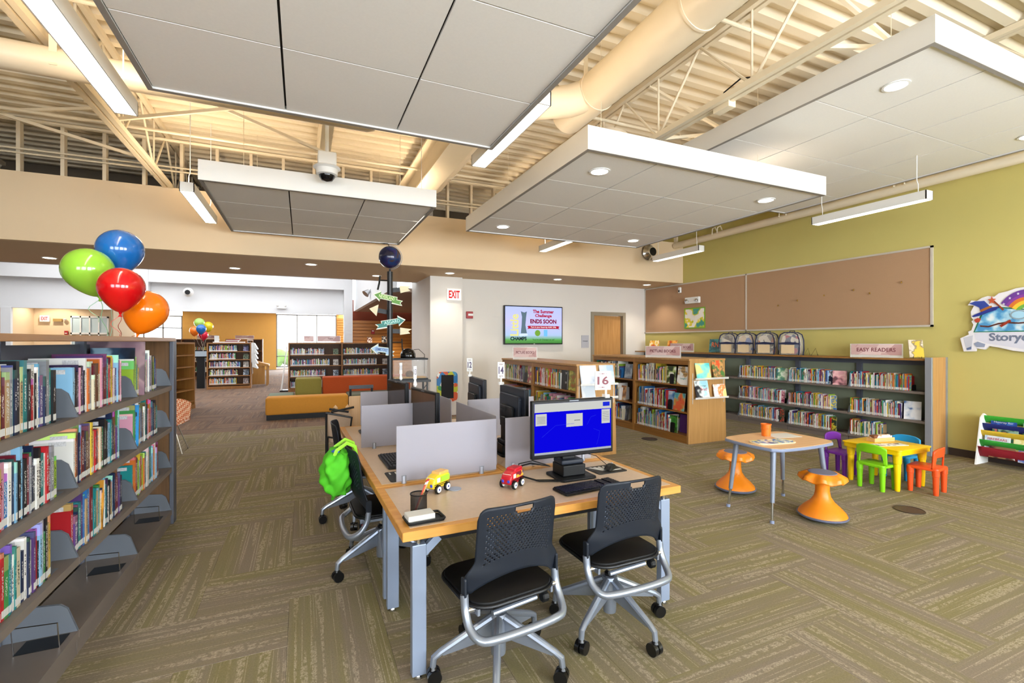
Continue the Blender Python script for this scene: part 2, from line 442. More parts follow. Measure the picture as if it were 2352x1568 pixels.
MB().box(1.62, 1.93, -3.9, YS, 4.02, 4.05).box(1.76, 1.79, -3.9, YS, 4.05, 4.5).box(1.62, 1.93, -3.9, YS, 4.5, 4.53).build('beam_flanges', M_steel, g)
# cross bridging between trusses
for (x0, x1, y) in ((-1.93, 0.28, 6.6), (3.9, 6.6, 4.6), (3.9, 6.6, 2.6), (3.9, 6.6, 6.4), (-4.9, -1.93, 5.6), (-4.9, -1.93, 7.8)):
    b = struct(place('bridging', None))
    MB().bar((x0, y, 4.1), (x1, y, ZD - 0.06), 0.035, 0.035).build('brace', M_steel, b)
    MB().bar((x0, y + 0.04, ZD - 0.06), (x1, y + 0.04, 4.1), 0.035, 0.035).build('brace', M_steel, b)
for y, z in ((7.6, 4.42), (5.2, 4.55), (8.4, 4.6), (3.2, 4.6)):
    struct(MB().tube([(-13, y, z), (XR - 0.1, y, z)], 0.02, 10).build('sprinkler_pipe', M_steel, smooth=True))
struct(MB().tube([(8.32, -3.9, 3.97), (8.32, 8.95, 3.97)], 0.075, 16).build('wall_pipe', M_steel, smooth=True))
for y in (6.0, 7.6, 4.1):
    for dy in (0, 0.14):
        struct(MB().tube([(8.24, y + dy, 3.99), (8.26, y + dy, 4.12), (8.34, y + dy, 4.16), (8.4, y + dy, 4.06), (8.4, y + dy, 3.98)], 0.012, 6).build('pipe_hanger', M_steel, smooth=True))
# ducts
M_duct = mat('duct_paint', 'e8d9bf', 0.42, var=0.02)
def duct(label, pts, r, bands=(), strap=None, t=None):
    if t is None: t = thing('air_duct', label, 'duct')
    MB().tube(pts, r, 28).build('duct_tube', M_duct, t, smooth=True)
    for (c, dd) in bands:
        c = Vector(c); dd = Vector(dd).normalized()
        MB().tube([c - dd * 0.012, c + dd * 0.012], (min(r) if isinstance(r, list) and len(r) > 3 else (max(r) if isinstance(r, list) else r)) + 0.008, 28).build('duct_collar', M_duct, t, smooth=True)
    for (sx, sy, sz) in (strap or []):
        MB().bar((sx, sy, sz), (sx, sy, ZD), 0.05, 0.006, (0, 1, 0)).build('hanger_strap', M_steel, t)
    return t
arc = lambda cx, cy, z, r, a0, a1, n=8: [(cx + r * math.cos(R(a0 + (a1 - a0) * k / n)), cy + r * math.sin(R(a0 + (a1 - a0) * k / n)), z) for k in range(n + 1)]
_d1 = duct('wide cream air duct with a curved branch running under the roof deck', [(2.95, -3.9, 4.38), (2.95, 5.0, 4.38)], 0.21, [((2.95, 2.9, 4.38), (0, 1, 0)), ((2.95, 4.35, 4.38), (0, 1, 0)), ((2.95, 1.2, 4.38), (0, 1, 0))], [(2.8, 4.35, 4.5), (3.0, 1.4, 4.58)])
duct('', [(2.95, 4.35, 4.36), (2.75, 4.6, 4.34), (2.45, 4.8, 4.33), (2.2, 5.05, 4.33), (2.1, 5.35, 4.33), (2.1, 8.0, 4.33)], [0.17, 0.17, 0.16, 0.15, 0.13, 0.13], [((2.1, 5.6, 4.33), (0, 1, 0)), ((2.1, 7.2, 4.33), (0, 1, 0))], t=_d1)
duct('long cream duct crossing under the deck above the left bookcase', [(-9, 4.93, 3.86), (0.6, 4.93, 3.86), (0.67, 4.93, 3.86), (0.7, 4.93, 3.86)], [0.112, 0.112, 0.09, 0.03], [((-1.72, 4.93, 3.86), (1, 0, 0)), ((-0.2, 4.93, 3.86), (1, 0, 0))], [(-1.78, 4.83, 3.8), (-0.2, 4.9, 3.9)])
fan = thing('ceiling_fan_unit', 'round cream fan housing tucked up beside the truss', 'fan', (3.9, 5.6, 4.42))
MB().lathe([(0.16, -0.05), (0.34, -0.02), (0.36, 0.05), (0.34, 0.1), (0.1, 0.14)], 28).build('fan_guard', M_duct, fan, smooth=True)
MB().lathe([(0.09, -0.16), (0.11, -0.14), (0.11, -0.02), (0.08, 0.0)], 20).build('fan_motor', M_duct, fan, smooth=True)
MB().tube([(0, 0, 0.1), (0, 0, 0.42)], 0.02).build('mounting_rod', M_duct, fan)
jb = thing('conduit_box', 'small cream junction box with a black cable on the truss chord', 'junction box', (3.95, 3.55, 4.05))
MB().box(-0.05, 0.05, -0.1, 0.1, -0.05, 0.03).build('box_body', M_steel, jb, bevel=0.006)
MB().tube([(0, 0.05, 0.03), (0.0, 0.0, 0.14), (0.0, -0.2, 0.18), (0.0, -0.5, 0.06)], 0.008, 6).build('cable', M_black, jb, smooth=True)

# ---- atrium and far hall
YH = 20.0
w = MB(); w.box(-14, 1.8, YH, YH + 0.2, 2.71, 4.95)
struct(w.build('wall_header', P_atrium))
b = struct(place('atrium_beam', None))
MB().box(-14, -5.0, YH - 0.3, YH, 3.67, 4.7).build('beam_side', P_atrium, b); MB().box(-4.8, 1.5, YH - 0.3, YH, 3.67, 4.7).build('beam_side', P_atrium, b)
MB().box(-14, 1.5, YH - 0.4, YH - 0.3, 4.2, 4.26).build('beam_flange', P_atrium, b)
for (x0, x1) in ((-5.03, -4.78), (1.5, 1.82)):
    struct(MB().box(x0, x1, YH - 0.34, YH - 0.02, 0 if x0 > 0 else 2.71, 4.94).build('wall_post', P_atrium))
struct(MB().box(-8.62, -8.38, YH - 0.02, YH + 0.1, 0, 2.72).build('wall_jamb', P_atrium))
struct(MB().box(-14, 1.25, YH + 0.2, 31.2, 3.3, 3.4).build('ceiling_hall', P_soff))
struct(MB().box(-14, 2.7, 12.2, 20.2, 4.95, 5.0).build('ceiling_atrium', P_atrium))
sk_ = struct(place('window_4', None, None, (-3.5, 16.0, 4.93)))
for k in range(6): MB().box(-5.0 + k * 2 - 0.03, -5.0 + k * 2 + 0.03, -3.25, 3.25, -0.02, 0.02).build('skylight_bar', P_atrium, sk_)
# lower soffit to the right of the white post
struct(MB().box(1.97, 2.1, 11.6, 20.9, 2.9, 4.9).build('wall_fascia', P_atrium))
struct(MB().box(2.1, 8.4, 12.1, 20.9, 2.9, 3.0).build('ceiling_low', mat('soffit_mauve', 'a08878', 0.8)))
struct(MB().box(1.25, 2.1, 21.1, 31.2, 3.3, 3.4).build('ceiling_strip', P_soff))
struct(MB().box(8.3, 8.5, 12.1, 21, 0, 3).build('wall_hall_right', P_cream))
struct(MB().box(2.72, 8.4, 12.1, 12.2, 0, 3).build('wall_hall_front', P_cream))
struct(MB().box(1.8, 8.4, 20.95, 21.1, 0, 3.4).build('wall_slat_back', P_red))
sl = thing('slat_wall', 'orange horizontal slatboard wall beyond the globe signpost', 'slat wall', (0, 20.93, 0))
M_slat = wood('slat_wood', 'b8752c', 'd08c40', 0.35, 'X')
z = 0.02
while z < 2.5:
    MB().box(1.82, 8.3, -0.03, 0.0, z, z + 0.125).build('slat', M_slat, sl); z += 0.14
# far wall, yellow, with windows
w = MB(); w.box(-6.0, -1.4, 31, 31.2, 0, 3.3); w.box(1.92, 3.0, 31, 31.2, 0, 3.3)
struct(w.build('wall_yellow', P_yellow))
sl2 = thing('slat_column', 'narrow orange slatted panel between far window and white post', 'slat wall', (1.98, 30.9, 0))
for k in range(20): MB().box(-0.02, 0.5, 0, 0.05, 0.1 + k * 0.15, 0.22 + k * 0.15).build('slat', M_slat, sl2)
M_mull = mat('mullion_grey', '8d8f92', 0.4)
def window(n, x0, x1, z0, z1, y, nx, zs=()):
    f = struct(place('window_%d' % n, None, None, (0, y, 0)))
    m = MB().box(x0, x1, 0, 0.12, z1 - 0.06, z1).box(x0, x1, 0, 0.12, z0, z0 + 0.06)
    for k in range(nx + 1):
        x = x0 + (x1 - x0 - 0.06) * k / nx; m.box(x, x + 0.06, 0, 0.12, z0, z1)
    for z in zs: m.box(x0, x1, 0, 0.12, z, z + 0.05)
    m.build('window_frame', M_mull, f)
    ze = [z0] + list(zs) + [z1]
    for k in range(nx):
        for q in range(len(ze) - 1):
            MB().box(x0 + (x1 - x0) * k / nx + 0.05, x0 + (x1 - x0) * (k + 1) / nx - 0.05, 0.05, 0.06, ze[q] + 0.04, ze[q + 1] - 0.02).build('window_pane', M_glass, f)
window(1, -1.4, 1.92, 0.12, 3.25, 31.0, 3, (0.75,))
window(2, -8.6, -6.0, 1.0, 3.05, 31.0, 3, (2.35,))
struct(MB().box(-14, -6.0, 31, 31.2, 0, 1.0).build('wall_hall_sill', P_yellow)); struct(MB().box(-14, -8.6, 31, 31.2, 1.0, 3.3).build('wall_hall_end', P_yellow))
# beige side room on the far left
struct(MB().box(-8.9, -6.5, 22, 22.1, 0, 3.3).box(-6.5, -6.4, 22, 24.5, 0, 3.3).build('wall_side_room', P_cream))
struct(MB().box(-8.9, -8.62, 20.2, 22, 0, 3.3).build('wall_side_left', P_cream))
f = struct(place('window_3', None, None, (0, 21.95, 0)))
m = MB()
for k in range(5): m.box(-7.6 + k * 0.26, -7.56 + k * 0.26, -0.03, 0.03, 0.6, 2.56)
for z in (0.6, 1.25, 1.9, 2.5): m.box(-7.6, -6.52, -0.03, 0.03, z, z + 0.06)
m.build('window_frame', M_whitepl, f)
for k in range(4):
    for z in (0.66, 1.31, 1.96): MB().box(-7.56 + k * 0.26, -7.34 + k * 0.26, 0.0, 0.01, z, z + 0.54).build('window_pane', mat('pane_sky', 'c9dbe0', 0.1), f)
# outdoors beyond the far windows
struct(MB().box(-30, 30, 31.3, 70, -0.3, -0.1).build('ground_outside', mat('ground_pale', 'c4c7bf', 0.9)))
hedge = thing('hedge', 'sunlit green hedge outside the tall far window', 'hedge', (-0.9, 36.5, -0.1))
rnd = random.Random(3)
def blob(c, r):
    m = MB(); n = 14
    for j in range(1, 8): pass
    m.lathe([(0.01, -r)] + [(r * math.sin(math.pi * k / 8), -r * math.cos(math.pi * k / 8)) for k in range(1, 8)] + [(0.01, r)], n, wob=lambda rr, z, a: (rr * (1 + 0.18 * math.sin(5 * a + z * 9)), z))
    m.v = [(x + c[0], y + c[1], z + c[2]) for x, y, z in m.v]
    return m
for k in range(7):
    blob((-1.4 + k * 0.42 + rnd.uniform(-.1, .1), rnd.uniform(-.3, .3), 0.5 + rnd.uniform(-.1, .2)), rnd.uniform(0.45, 0.65)).build('foliage', mat('hedge_green', '6f9a45', 0.9, var=0.5, scale=14, bump=1.0, bscale=30), hedge, smooth='all')
MB().tube([(0, 0, 0), (0, 0, 0.6)], 0.06).build('stem', mat('bark', '4d3a28', 0.9), hedge)
# ================================================================ CEILING CLOUDS AND LAMPS
M_cloud = mat('cloud_band_white', 'e0ded9', 0.55, var=0.01)
M_tile = mat('acoustic_tile', 'f1eeea', 0.9, var=0.03, scale=60, bump=0.08, bscale=400)
M_lip = mat('cloud_trim_grey', '9a948e', 0.8, spec=0.2); M_grid = mat('cloud_grid_dark', '4a4644', 0.9)
WARM = (1.0, 0.80, 0.56); LAMP = (1.0, 0.90, 0.76)
E_down = emitmat('lamp_down', LAMP, 14.0)
E_lin = emitmat('linear_down', (1.0, 0.93, 0.82), 11.0)
E_up = emitmat('linear_up', (1.0, 0.79, 0.55), 38.0)
E_added_up = emitmat('added_uplight', (1.0, 0.82, 0.6), 12.0)
ME_trim = MB().lathe([(0.108, 0.0), (0.108, -0.006), (0.088, -0.008), (0.084, 0.0)], 28).mesh('trim_ring', M_whitepl, smooth=True)
ME_lens = MB().lathe([(0.0, -0.002), (0.085, -0.002), (0.085, 0.004), (0.0, 0.004)], 28).mesh('lens', E_down, smooth=True)
def spot(loc, power, size=110, blend=0.6, parent=None):
    l = bpy.data.lights.new('lamp_beam', 'SPOT'); l.energy = power; l.spot_size = R(size); l.spot_blend = blend; l.color = LAMP; l.shadow_soft_size = 0.06
    o = bpy.data.objects.new('lamp_beam', l); COL.objects.link(o); o.location = loc
    if parent is not None: o.parent = parent
    return o
def downlight(loc, parent, power=0, name='downlight', label=None, group=None):
    t = place(name, None, parent, loc)
    if parent is None: tag(t, label, 'ceiling light', group)
    place('trim_ring', ME_trim, t); place('lens', ME_lens, t)
    if power: spot((0, 0, -0.02), power, parent=t)
    return t
def cloud(label, x0, x1, y0, y1, z, nx, ny, lamps=(), h=0.22):
    t = thing('ceiling_cloud', label, 'ceiling panel', ((x0 + x1) / 2, (y0 + y1) / 2, z), group='hanging acoustic ceiling clouds')
    W, L = (x1 - x0) / 2, (y1 - y0) / 2; b = 0.03
    MB().box(-W, W, -L, -L + b, 0, h).box(-W, W, L - b, L, 0, h).box(-W, -W + b, -L + b, L - b, 0, h).box(W - b, W, -L + b, L - b, 0, h).build('edge_band', M_cloud, t)
    MB().box(-W + b, W - b, -L + b, L - b, 0.045, 0.06).build('backing_grid', M_grid, t)
    MB().box(-W, W, -L, -L + 0.035, -0.005, -0.0005).box(-W, W, L - 0.035, L, -0.005, -0.0005).box(-W, -W + 0.035, -L + 0.035, L - 0.035, -0.005, -0.0005).box(W - 0.035, W, -L + 0.035, L - 0.035, -0.005, -0.0005).build('edge_trim', M_lip, t)
    for sx in (-1, 1): MB().box(sx * (W - 0.3) - 0.03, sx * (W - 0.3) + 0.03, -L + 0.3, L - 0.3, 0.10, 0.11).build('added_uplight_strip', E_added_up, t)  # unseen glowing strips added on the cloud top to brighten the deck
    tw, tl = (2 * W - 2 * b) / nx, (2 * L - 2 * b) / ny; g = 0.007
    me = MB().box(-tw / 2 + g, tw / 2 - g, -tl / 2 + g * 0.8, tl / 2 - g * 0.8, 0.012, 0.03).mesh('ceiling_tile', M_tile)
    for i in range(nx):
        for j in range(ny):
            place('ceiling_tile', me, t, (-W + b + tw * (i + 0.5), -L + b + tl * (j + 0.5), 0))
    for (i, j) in lamps:
        downlight((-W + b + tw * (i + 0.5), -L + b + tl * (j + 0.5), 0.01), t, 16)
    for sx in (-0.7, 0.7):
        for sy in (-0.7, 0.7): MB().tube([(W * sx, L * sy, 0.06), (W * sx, L * sy, ZD - z)], 0.003, 5).build('suspension_wire', M_steel, t)
    return t
cloud('large grey-white ceiling cloud overhead nearest the camera', -0.985, 1.595, 0.6, 4.05, 3.4, 3, 4)
cloud('small square ceiling cloud hanging in front of the cream bulkhead', -1.035, 1.607, 6.07, 8.72, 3.4, 3, 3)
cloud('white ceiling cloud with four round downlights above the picture book shelves', 2.385, 5.755, 3.67, 7.2, 3.4, 4, 4, [(0, 0), (3, 0), (0, 3), (3, 3)])
cloud('highest white ceiling cloud beside the green wall', 4.52, 8.08, 2.04, 5.91, 3.98, 4, 4, [(0, 0), (3, 0)])
def linear(label, x, y0, y1, z=3.4, up=True):
    t = thing('linear_pendant', label, 'pendant light', (x, y0, z), group='linear pendant lights')
    L = y1 - y0; w = 0.075
    MB().box(-w, -w + 0.008, 0, L, 0, 0.11).box(w - 0.008, w, 0, L, 0, 0.11).box(-w, w, 0, 0.012, 0, 0.11).box(-w, w, L - 0.012, L, 0, 0.11).box(-w + 0.01, w - 0.01, 0.012, L - 0.012, 0.05, 0.06).build('housing', M_cloud, t)
    MB().box(-w + 0.008, w - 0.008, 0.012, L - 0.012, 0.003, 0.012).build('diffuser', E_lin, t)
    if up: MB().box(-w + 0.012, w - 0.012, 0.02, L - 0.02, 0.085, 0.095).build('uplight', E_up, t)
    for y in (0.12, L - 0.12): MB().tube([(0, y, 0.06), (0, y, 0.22), (0.01, y + 0.02, 0.27), (0.01, y + 0.02, ZD - z)], 0.005, 6).build('suspension_cable', M_whitepl, t)
    return t
linear('long linear pendant light left of the large overhead cloud', -1.25, 0.4, 4.575)
linear('short linear pendant light left of the small square cloud', -1.24, 6.62, 8.26)
linear('linear pendant light along the right edge of the large overhead cloud', 1.645, 3.15, 4.56, 3.42)
linear('linear pendant light along the right edge of the small square cloud', 1.56, 6.62, 8.5, 3.43)
linear('linear pendant light half hidden behind the four-lamp cloud', 4.31, 7.2, 8.26)
linear('linear pendant light in front of the corkboard corner', 7.1, 6.92, 8.26, up=False)
linear('linear pendant light nearest right above the corkboard', 7.1, 3.26, 4.70, up=False)
# recessed lamps of the soffit
for k, (x, y, p, lb) in enumerate(((-3.98, 10.68, 22, 'leftmost recessed lamp in the brown soffit near the balloons'), (-1.21, 10.7, 22, 'recessed soffit lamp left of the globe signpost, rear row'),
        (0.15, 9.6, 22, 'recessed soffit lamp left of the globe signpost, front row'), (1.49, 10.68, 22, 'recessed soffit lamp just behind the globe'),
        (2.84, 9.65, 45, 'recessed soffit lamp over the pillar with the exit sign'), (5.41, 9.6, 45, 'recessed soffit lamp above the wall television'), (8.0, 9.6, 45, 'recessed soffit lamp in the corkboard corner'))):
    downlight((x, y, ZS), None, p, 'recessed_lamp', lb)
for k, (x, y, lb) in enumerate(((-5.2, 27, 'left far hall ceiling lamp on the yellow wall side'), (-2.8, 26, 'right far hall ceiling lamp on the yellow wall side'), (-1.8, 22.0, 'hall lamp over the aisle to the window'), (-7.9, 21.2, 'lamp lighting the beige side room'))):
    t = downlight((x, y, 3.3), None, 90, 'recessed_lamp', lb); t.scale = (1.6, 1.6, 1)
for (x, y, lb) in ((3.0, 19.6, 'lamp washing the orange slat wall'), (5.0, 17.0, 'lamp under the low mauve soffit')):
    downlight((x, y, 2.9), None, 320, 'recessed_lamp', lb)
# ================================================================ THINGS ON THE WALLS
M_cork = mat('cork', 'ae8b6b', 0.9, var=0.08, scale=180, bump=0.15, bscale=500)
M_alu = mat('aluminium_frame', 'cfc8bd', 0.4, metal=0.3)
cb = thing('corkboard', 'long tan corkboard in a thin aluminium frame on the green wall', 'corkboard', (XR, 0, 0))
for (a, b) in ((3.92, 7.13), (7.15, 10.36)): MB().box(-0.02, -0.002, a, b, 1.885, 3.045).build('cork_panel', M_cork, cb)
m = MB()
for (a, b) in ((3.9, 3.93), (7.125, 7.155), (10.345, 10.375)): m.box(-0.03, -0.002, a, b, 1.86, 3.07)
m.build('frame_upright', M_alu, cb); MB().box(-0.03, -0.002, 3.9, 10.375, 1.86, 1.89).build('frame_rail', M_alu, cb); MB().box(-0.03, -0.002, 3.9, 10.375, 3.04, 3.07).build('frame_rail', M_alu, cb)
for (y, z) in ((6.4, 2.33), (6.0, 2.4), (5.5, 2.45), (5.0, 2.5), (4.75, 2.42), (4.3, 2.55)):
    MB().lathe([(0.012, 0), (0.006, 0.02), (0.012, 0.03)], 8).build('push_pin', mat('pin_brass', 'a8812f', 0.4, metal=0.5), cb, (-0.035, y, z))
em = thing('emergency_light', 'white twin-head emergency light fixed over the corkboard', 'emergency light', (XR - 0.03, 8.6, 2.62))
MB().box(-0.07, 0, -0.22, 0.22, -0.07, 0.08).build('lamp_body', M_whitepl, em, bevel=0.012)
for s in (-0.16, 0.14): MB().lathe([(0.045, -0.03), (0.05, 0.0), (0.03, 0.03)], 16).build('lamp_head', M_chrome, em, (-0.09, s, 0.0))
sn = thing('wall_sensor', 'tiny white motion sensor high on the corkboard', 'sensor', (XR - 0.03, 9.03, 2.91)); MB().box(-0.05, 0, -0.04, 0.04, -0.07, 0.07).build('sensor_body', M_whitepl, sn, bevel=0.015); MB().box(-0.055, -0.05, -0.02, 0.02, -0.05, 0.0).build('sensor_lens', M_black, sn)
ps = thing('cartoon_poster', 'small square poster with green border pinned below the emergency light', 'poster', (XR - 0.022, 8.58, 2.2))
MB().box(-0.006, 0, -0.33, 0.33, -0.25, 0.25).build('poster_border', mat('poster_green', '7fae2a', 0.5), ps)
MB().box(-0.009, -0.006, -0.30, 0.30, -0.22, 0.22).build('poster_picture', printmat('poster_art', ['f4efe6', 'f3efe4', 'f0ece2', 'e9d42c', 'a9c43a', '3f9a8c'], 5.0, seed=2.2), ps)
tv = thing('television', 'large flat television on the white wall showing a purple notice', 'television', (5.15, YB - 0.06, 2.035))
MB().box(-0.79, 0.79, -0.03, 0.03, -0.465, 0.465).build('tv_body', M_black, tv, bevel=0.006)
def gradmat(name, stops, axis=2, strength=1.0, lo=-1, hi=1):
    m = bpy.data.materials.new(name); m.use_nodes = True; nt = m.node_tree; b = nt.nodes['Principled BSDF']
    tc = N(nt, 'ShaderNodeTexCoord'); sp = N(nt, 'ShaderNodeSeparateXYZ'); mr = N(nt, 'ShaderNodeMapRange'); mr.inputs[1].default_value = lo; mr.inputs[2].default_value = hi
    cr = N(nt, 'ShaderNodeValToRGB')
    while len(cr.color_ramp.elements) < len(stops): cr.color_ramp.elements.new(0.5)
    for e, (p, c) in zip(cr.color_ramp.elements, stops): e.position = p; e.color = (*hx(c), 1)
    L = nt.links.new; L(tc.outputs['Object'], sp.inputs[0]); L(sp.outputs[axis], mr.inputs[0]); L(mr.outputs[0], cr.inputs[0])
    b.inputs['Base Color'].default_value = (0.01, 0.01, 0.01, 1); L(cr.outputs[0], b.inputs['Emission Color']); b.inputs['Emission Strength'].default_value = strength; b.inputs['Roughness'].default_value = 0.2
    return m
scr = MB().box(-0.765, 0.765, -0.033, -0.03, -0.44, 0.44).build('tv_screen', gradmat('tv_picture', [(0, '2f6b2a'), (0.1, '4f9a45'), (0.22, '9fb7d8'), (0.55, 'b7b4ee'), (1, 'a9b6ef')], 2, 1.0, -0.44, 0.44), tv)
def em_(name, c, s=1.0): return emitmat('scr_' + name, hx(c), s)
Y0 = -0.036
T_red = em_('red', 'a31f35'); T_navy = em_('navy', '23254f'); T_maroon = em_('maroon', '7a1730'); T_w = em_('white', 'f2f2f4'); T_gold = em_('gold', 'd9d488'); T_dk = em_('dark', '202830')
text('The Summer', 0.58, 0.085, T_red, scr, (0.25, Y0, 0.335)); text('Challenge', 0.46, 0.095, T_red, scr, (0.25, Y0, 0.225)); text('ENDS SOON', 0.72, 0.105, T_maroon, scr, (0.25, Y0, 0.095))
MB().box(-0.15, 0.66, Y0, Y0 + 0.001, -0.085, -0.015).prism([(-0.15, -0.015), (-0.15, -0.085), (-0.19, -0.1), (-0.16, -0.06), (-0.19, -0.03)], Y0, Y0 + 0.001, 'y').prism([(0.66, -0.015), (0.7, -0.03), (0.67, -0.06), (0.7, -0.1), (0.66, -0.085)], Y0, Y0 + 0.001, 'y').build('banner_print', T_red, scr)
text('Turn in your hours by AUG. 27th', 0.7, 0.045, T_w, scr, (0.25, Y0 - 0.001, -0.05)); text("You're all Champs to us!", 0.6, 0.045, T_dk, scr, (0.25, Y0, -0.355)); text('CHAMPS', 0.43, 0.09, T_dk, scr, (-0.42, Y0, -0.325))
text('Little', 0.52, 0.22, T_gold, scr, (-0.53, Y0, 0.0), (R(90), R(-90), 0))
MB().prism([(-0.36, -0.2), (-0.2, -0.2), (-0.24, 0.0), (-0.22, 0.2), (-0.2, 0.33), (-0.27, 0.3), (-0.36, 0.33), (-0.33, 0.2), (-0.34, 0.0)], Y0, Y0 + 0.001, 'y').build('figure_print', em_('slate', '5b6f7a'), scr)
MB().prism([(-0.4, -0.27), (-0.17, -0.25), (-0.2, -0.2), (-0.4, -0.21)], Y0 - 0.001, Y0, 'y').build('book_print', em_('sky', 'c9d8ec'), scr)
MB().lathe([(0.0, 0), (0.075, 0), (0.0, 0.001)], 18).build('emblem_print', em_('green', '6f9a3c'), scr, (0.09, Y0, -0.19)).rotation_euler = (R(90), 0, 0)
MB().box(0.26, 0.36, Y0, Y0 + 0.001, -0.27, -0.11).build('emblem_print', em_('cyan', '6fb4e4'), scr)
MB().box(-0.02, 0.02, -0.032, -0.03, -0.458, -0.446).build('logo_plate', M_chrome, tv)
ex = thing('exit_sign', 'white exit sign with red letters on the pillar', 'exit sign', (3.09, 10.17, 2.685))
MB().box(-0.165, 0.165, -0.03, 0.03, -0.13, 0.13).build('sign_body', mat('exit_white', 'f3efe9', 0.4, emit=0.25), ex, bevel=0.01); text('EXIT', 0.25, 0.17, emitmat('exit_red', hx('d8232a'), 0.9), ex, (0, -0.032, 0))
fa = thing('fire_alarm', 'red fire alarm strobe on the white wall left of the television', 'fire alarm', (3.52, YB - 0.02, 2.25))
MB().box(-0.08, 0.08, -0.03, 0.02, -0.08, 0.08).build('alarm_body', mat('alarm_red', 'a3161f', 0.4), fa, bevel=0.01); MB().box(-0.045, 0.075, -0.045, -0.03, -0.02, 0.03).build('strobe_lens', M_whitepl, fa, bevel=0.005)
rs = thing('room_sign', 'small grey room sign beside the wooden door', 'sign', (6.65, YB - 0.012, 1.64))
MB().box(-0.11, 0.11, -0.005, 0.005, -0.16, 0.16).build('sign_plate', mat('sign_grey', 'bcbcc4', 0.4), rs); text('STORAGE', 0.15, 0.025, T_dk, rs, (0, -0.007, 0.01))
# chalkboard on the pillar
kb_ = thing('play_chalkboard', 'black children\'s chalkboard with a colourful cartoon border on the pillar', 'chalkboard', (2.94, 10.18, 0.64))
MB().prism(roundrect(0.47, 0.66, 0.09), -0.015, 0.015, 'y').build('board_border', printmat('board_art', ['2f7fc4', '58a9d8', 'f0f0ec', 'd9603a', 'c9cf3a', '3f9a58'], 8.0, 'vor', seed=1.0), kb_)
MB().box(-0.14, 0.14, -0.022, -0.015, -0.26, 0.26).build('slate_panel', mat('slate_black', '0b0c10', 0.7), kb_)
# round speakers on walls
for (loc, rz, lb) in (((7.49, 8.93, 3.74), 0, 'round silver wall speaker under the four-lamp cloud'), ((-3.64, 19.7, 3.35), 0, 'round white wall speaker beside the orange balloon'), ):
    s = thing('wall_speaker', lb, 'speaker', loc, rz)
    if loc[0] < 0: s.scale = (0.85, 0.85, 0.85)
    mm = M_chrome if loc[0] > 0 else M_whitepl
    a = MB().lathe([(0.17, 0.0), (0.19, 0.03), (0.15, 0.06), (0.12, 0.09), (0.1, 0.16)], 24).build('speaker_bezel', mm, s, smooth=True); a.rotation_euler = (R(90), 0, 0)
    a = MB().lathe([(0.0, 0.17), (0.095, 0.165), (0.1, 0.14)], 24).build('speaker_cone', M_black, s, smooth=True); a.rotation_euler = (R(90), 0, 0)
e2 = thing('emergency_light', 'white twin-head emergency light on the atrium header', 'emergency light', (-0.72, YH - 0.06, 2.93)); e2.scale = (0.95, 0.95, 0.95); MB().box(-0.17, 0.17, -0.04, 0.04, -0.05, 0.02).build('lamp_body', M_whitepl, e2, bevel=0.01)
for s in (-0.14, 0.13): MB().lathe([(0.03, 0.0), (0.05, 0.05), (0.03, 0.08)], 12).build('lamp_head', M_whitepl, e2, (s, -0.03, 0.02))
# dome camera hanging on a rod from the roof
dc = thing('dome_camera', 'white dome camera hanging on a rod above the small square cloud', 'security camera', (0.26, 5.85, 3.6))
MB().tube([(0, 0, 0.15), (0, 0, ZD - 3.6)], 0.022, 10).build('mounting_rod', M_whitepl, dc, smooth=True)
MB().box(-0.1, 0.1, -0.1, 0.1, 0.05, 0.2).build('junction_box', M_whitepl, dc, bevel=0.015)
MB().lathe([(0.14, 0.05), (0.15, 0.035), (0.12, 0.02), (0.115, -0.04), (0.09, -0.05)], 28).build('camera_ring', M_whitepl, dc, smooth=True)
MB().lathe([(0.088, -0.05), (0.085, -0.07), (0.06, -0.105), (0.0, -0.12)], 24).build('camera_dome', mat('dome_glass', '0d0e12', 0.08), dc, smooth=True)
# die-cut story sign on the green wall, drawn left to right as seen and turned to run along -Y
st = thing('story_sign', 'large cut-out wall sign with wizard hat, open book and rainbow', 'wall sign', (XR - 0.03, 3.2, 1.9))
def sg_(x, y): return (-(x / 3.137 - 151) / 225, (164 - y / 3.137) / 172 - 0.26)
SW = mat('sign_white', 'e6e4ea', 0.35)
def layer(name, pts, d, c): return MB().prism([sg_(*p) for p in pts], -0.02 - d, -0.018 - d, 'x').build(name, c if not isinstance(c, str) else mat('sign_' + c, c, 0.4), st)
half = [(213, 490), (240, 590), (330, 588), (335, 565), (400, 574), (430, 548), (500, 558), (600, 580), (720, 592)]
left = [(720, 130), (620, 138), (560, 155), (500, 165), (470, 188), (420, 180), (380, 190), (340, 212), (300, 205), (272, 240), (320, 246), (295, 290), (298, 332), (316, 352), (300, 362), (315, 388), (300, 430), (275, 440), (280, 462)]
mir = lambda P: [(1440 - x, y) for x, y in P]
MB().prism([sg_(*p) for p in half + mir(half[:-1])[::-1] + mir(left[1:])[::-1] + left], -0.02, 0.02, 'x').build('sign_backing', SW, st)
layer('banner_ribbon', [(320, 440), (720, 446), (1120, 440), (1120, 530), (720, 575), (520, 545), (420, 530), (330, 500)], 0.001, 'd6d6e4')
layer('book_cover', [(315, 446), (372, 308), (500, 262), (720, 292), (940, 262), (1068, 308), (1125, 446)], 0.002, '2f7a5a')
layer('book_page', [(328, 440), (384, 318), (500, 272), (716, 300), (716, 438)], 0.005, printmat('page_art', ['dfeaf2', 'cfe2ee', 'a4cfe6', '74b2da', '4f96cc'], 7.0, seed=4)); layer('book_page', [(724, 438), (724, 300), (940, 272), (1056, 318), (1112, 440)], 0.005, printmat('page_art2', ['dfeaf2', 'bfe0c8', 'a4cfe6', '74b2da'], 6.0, seed=9))
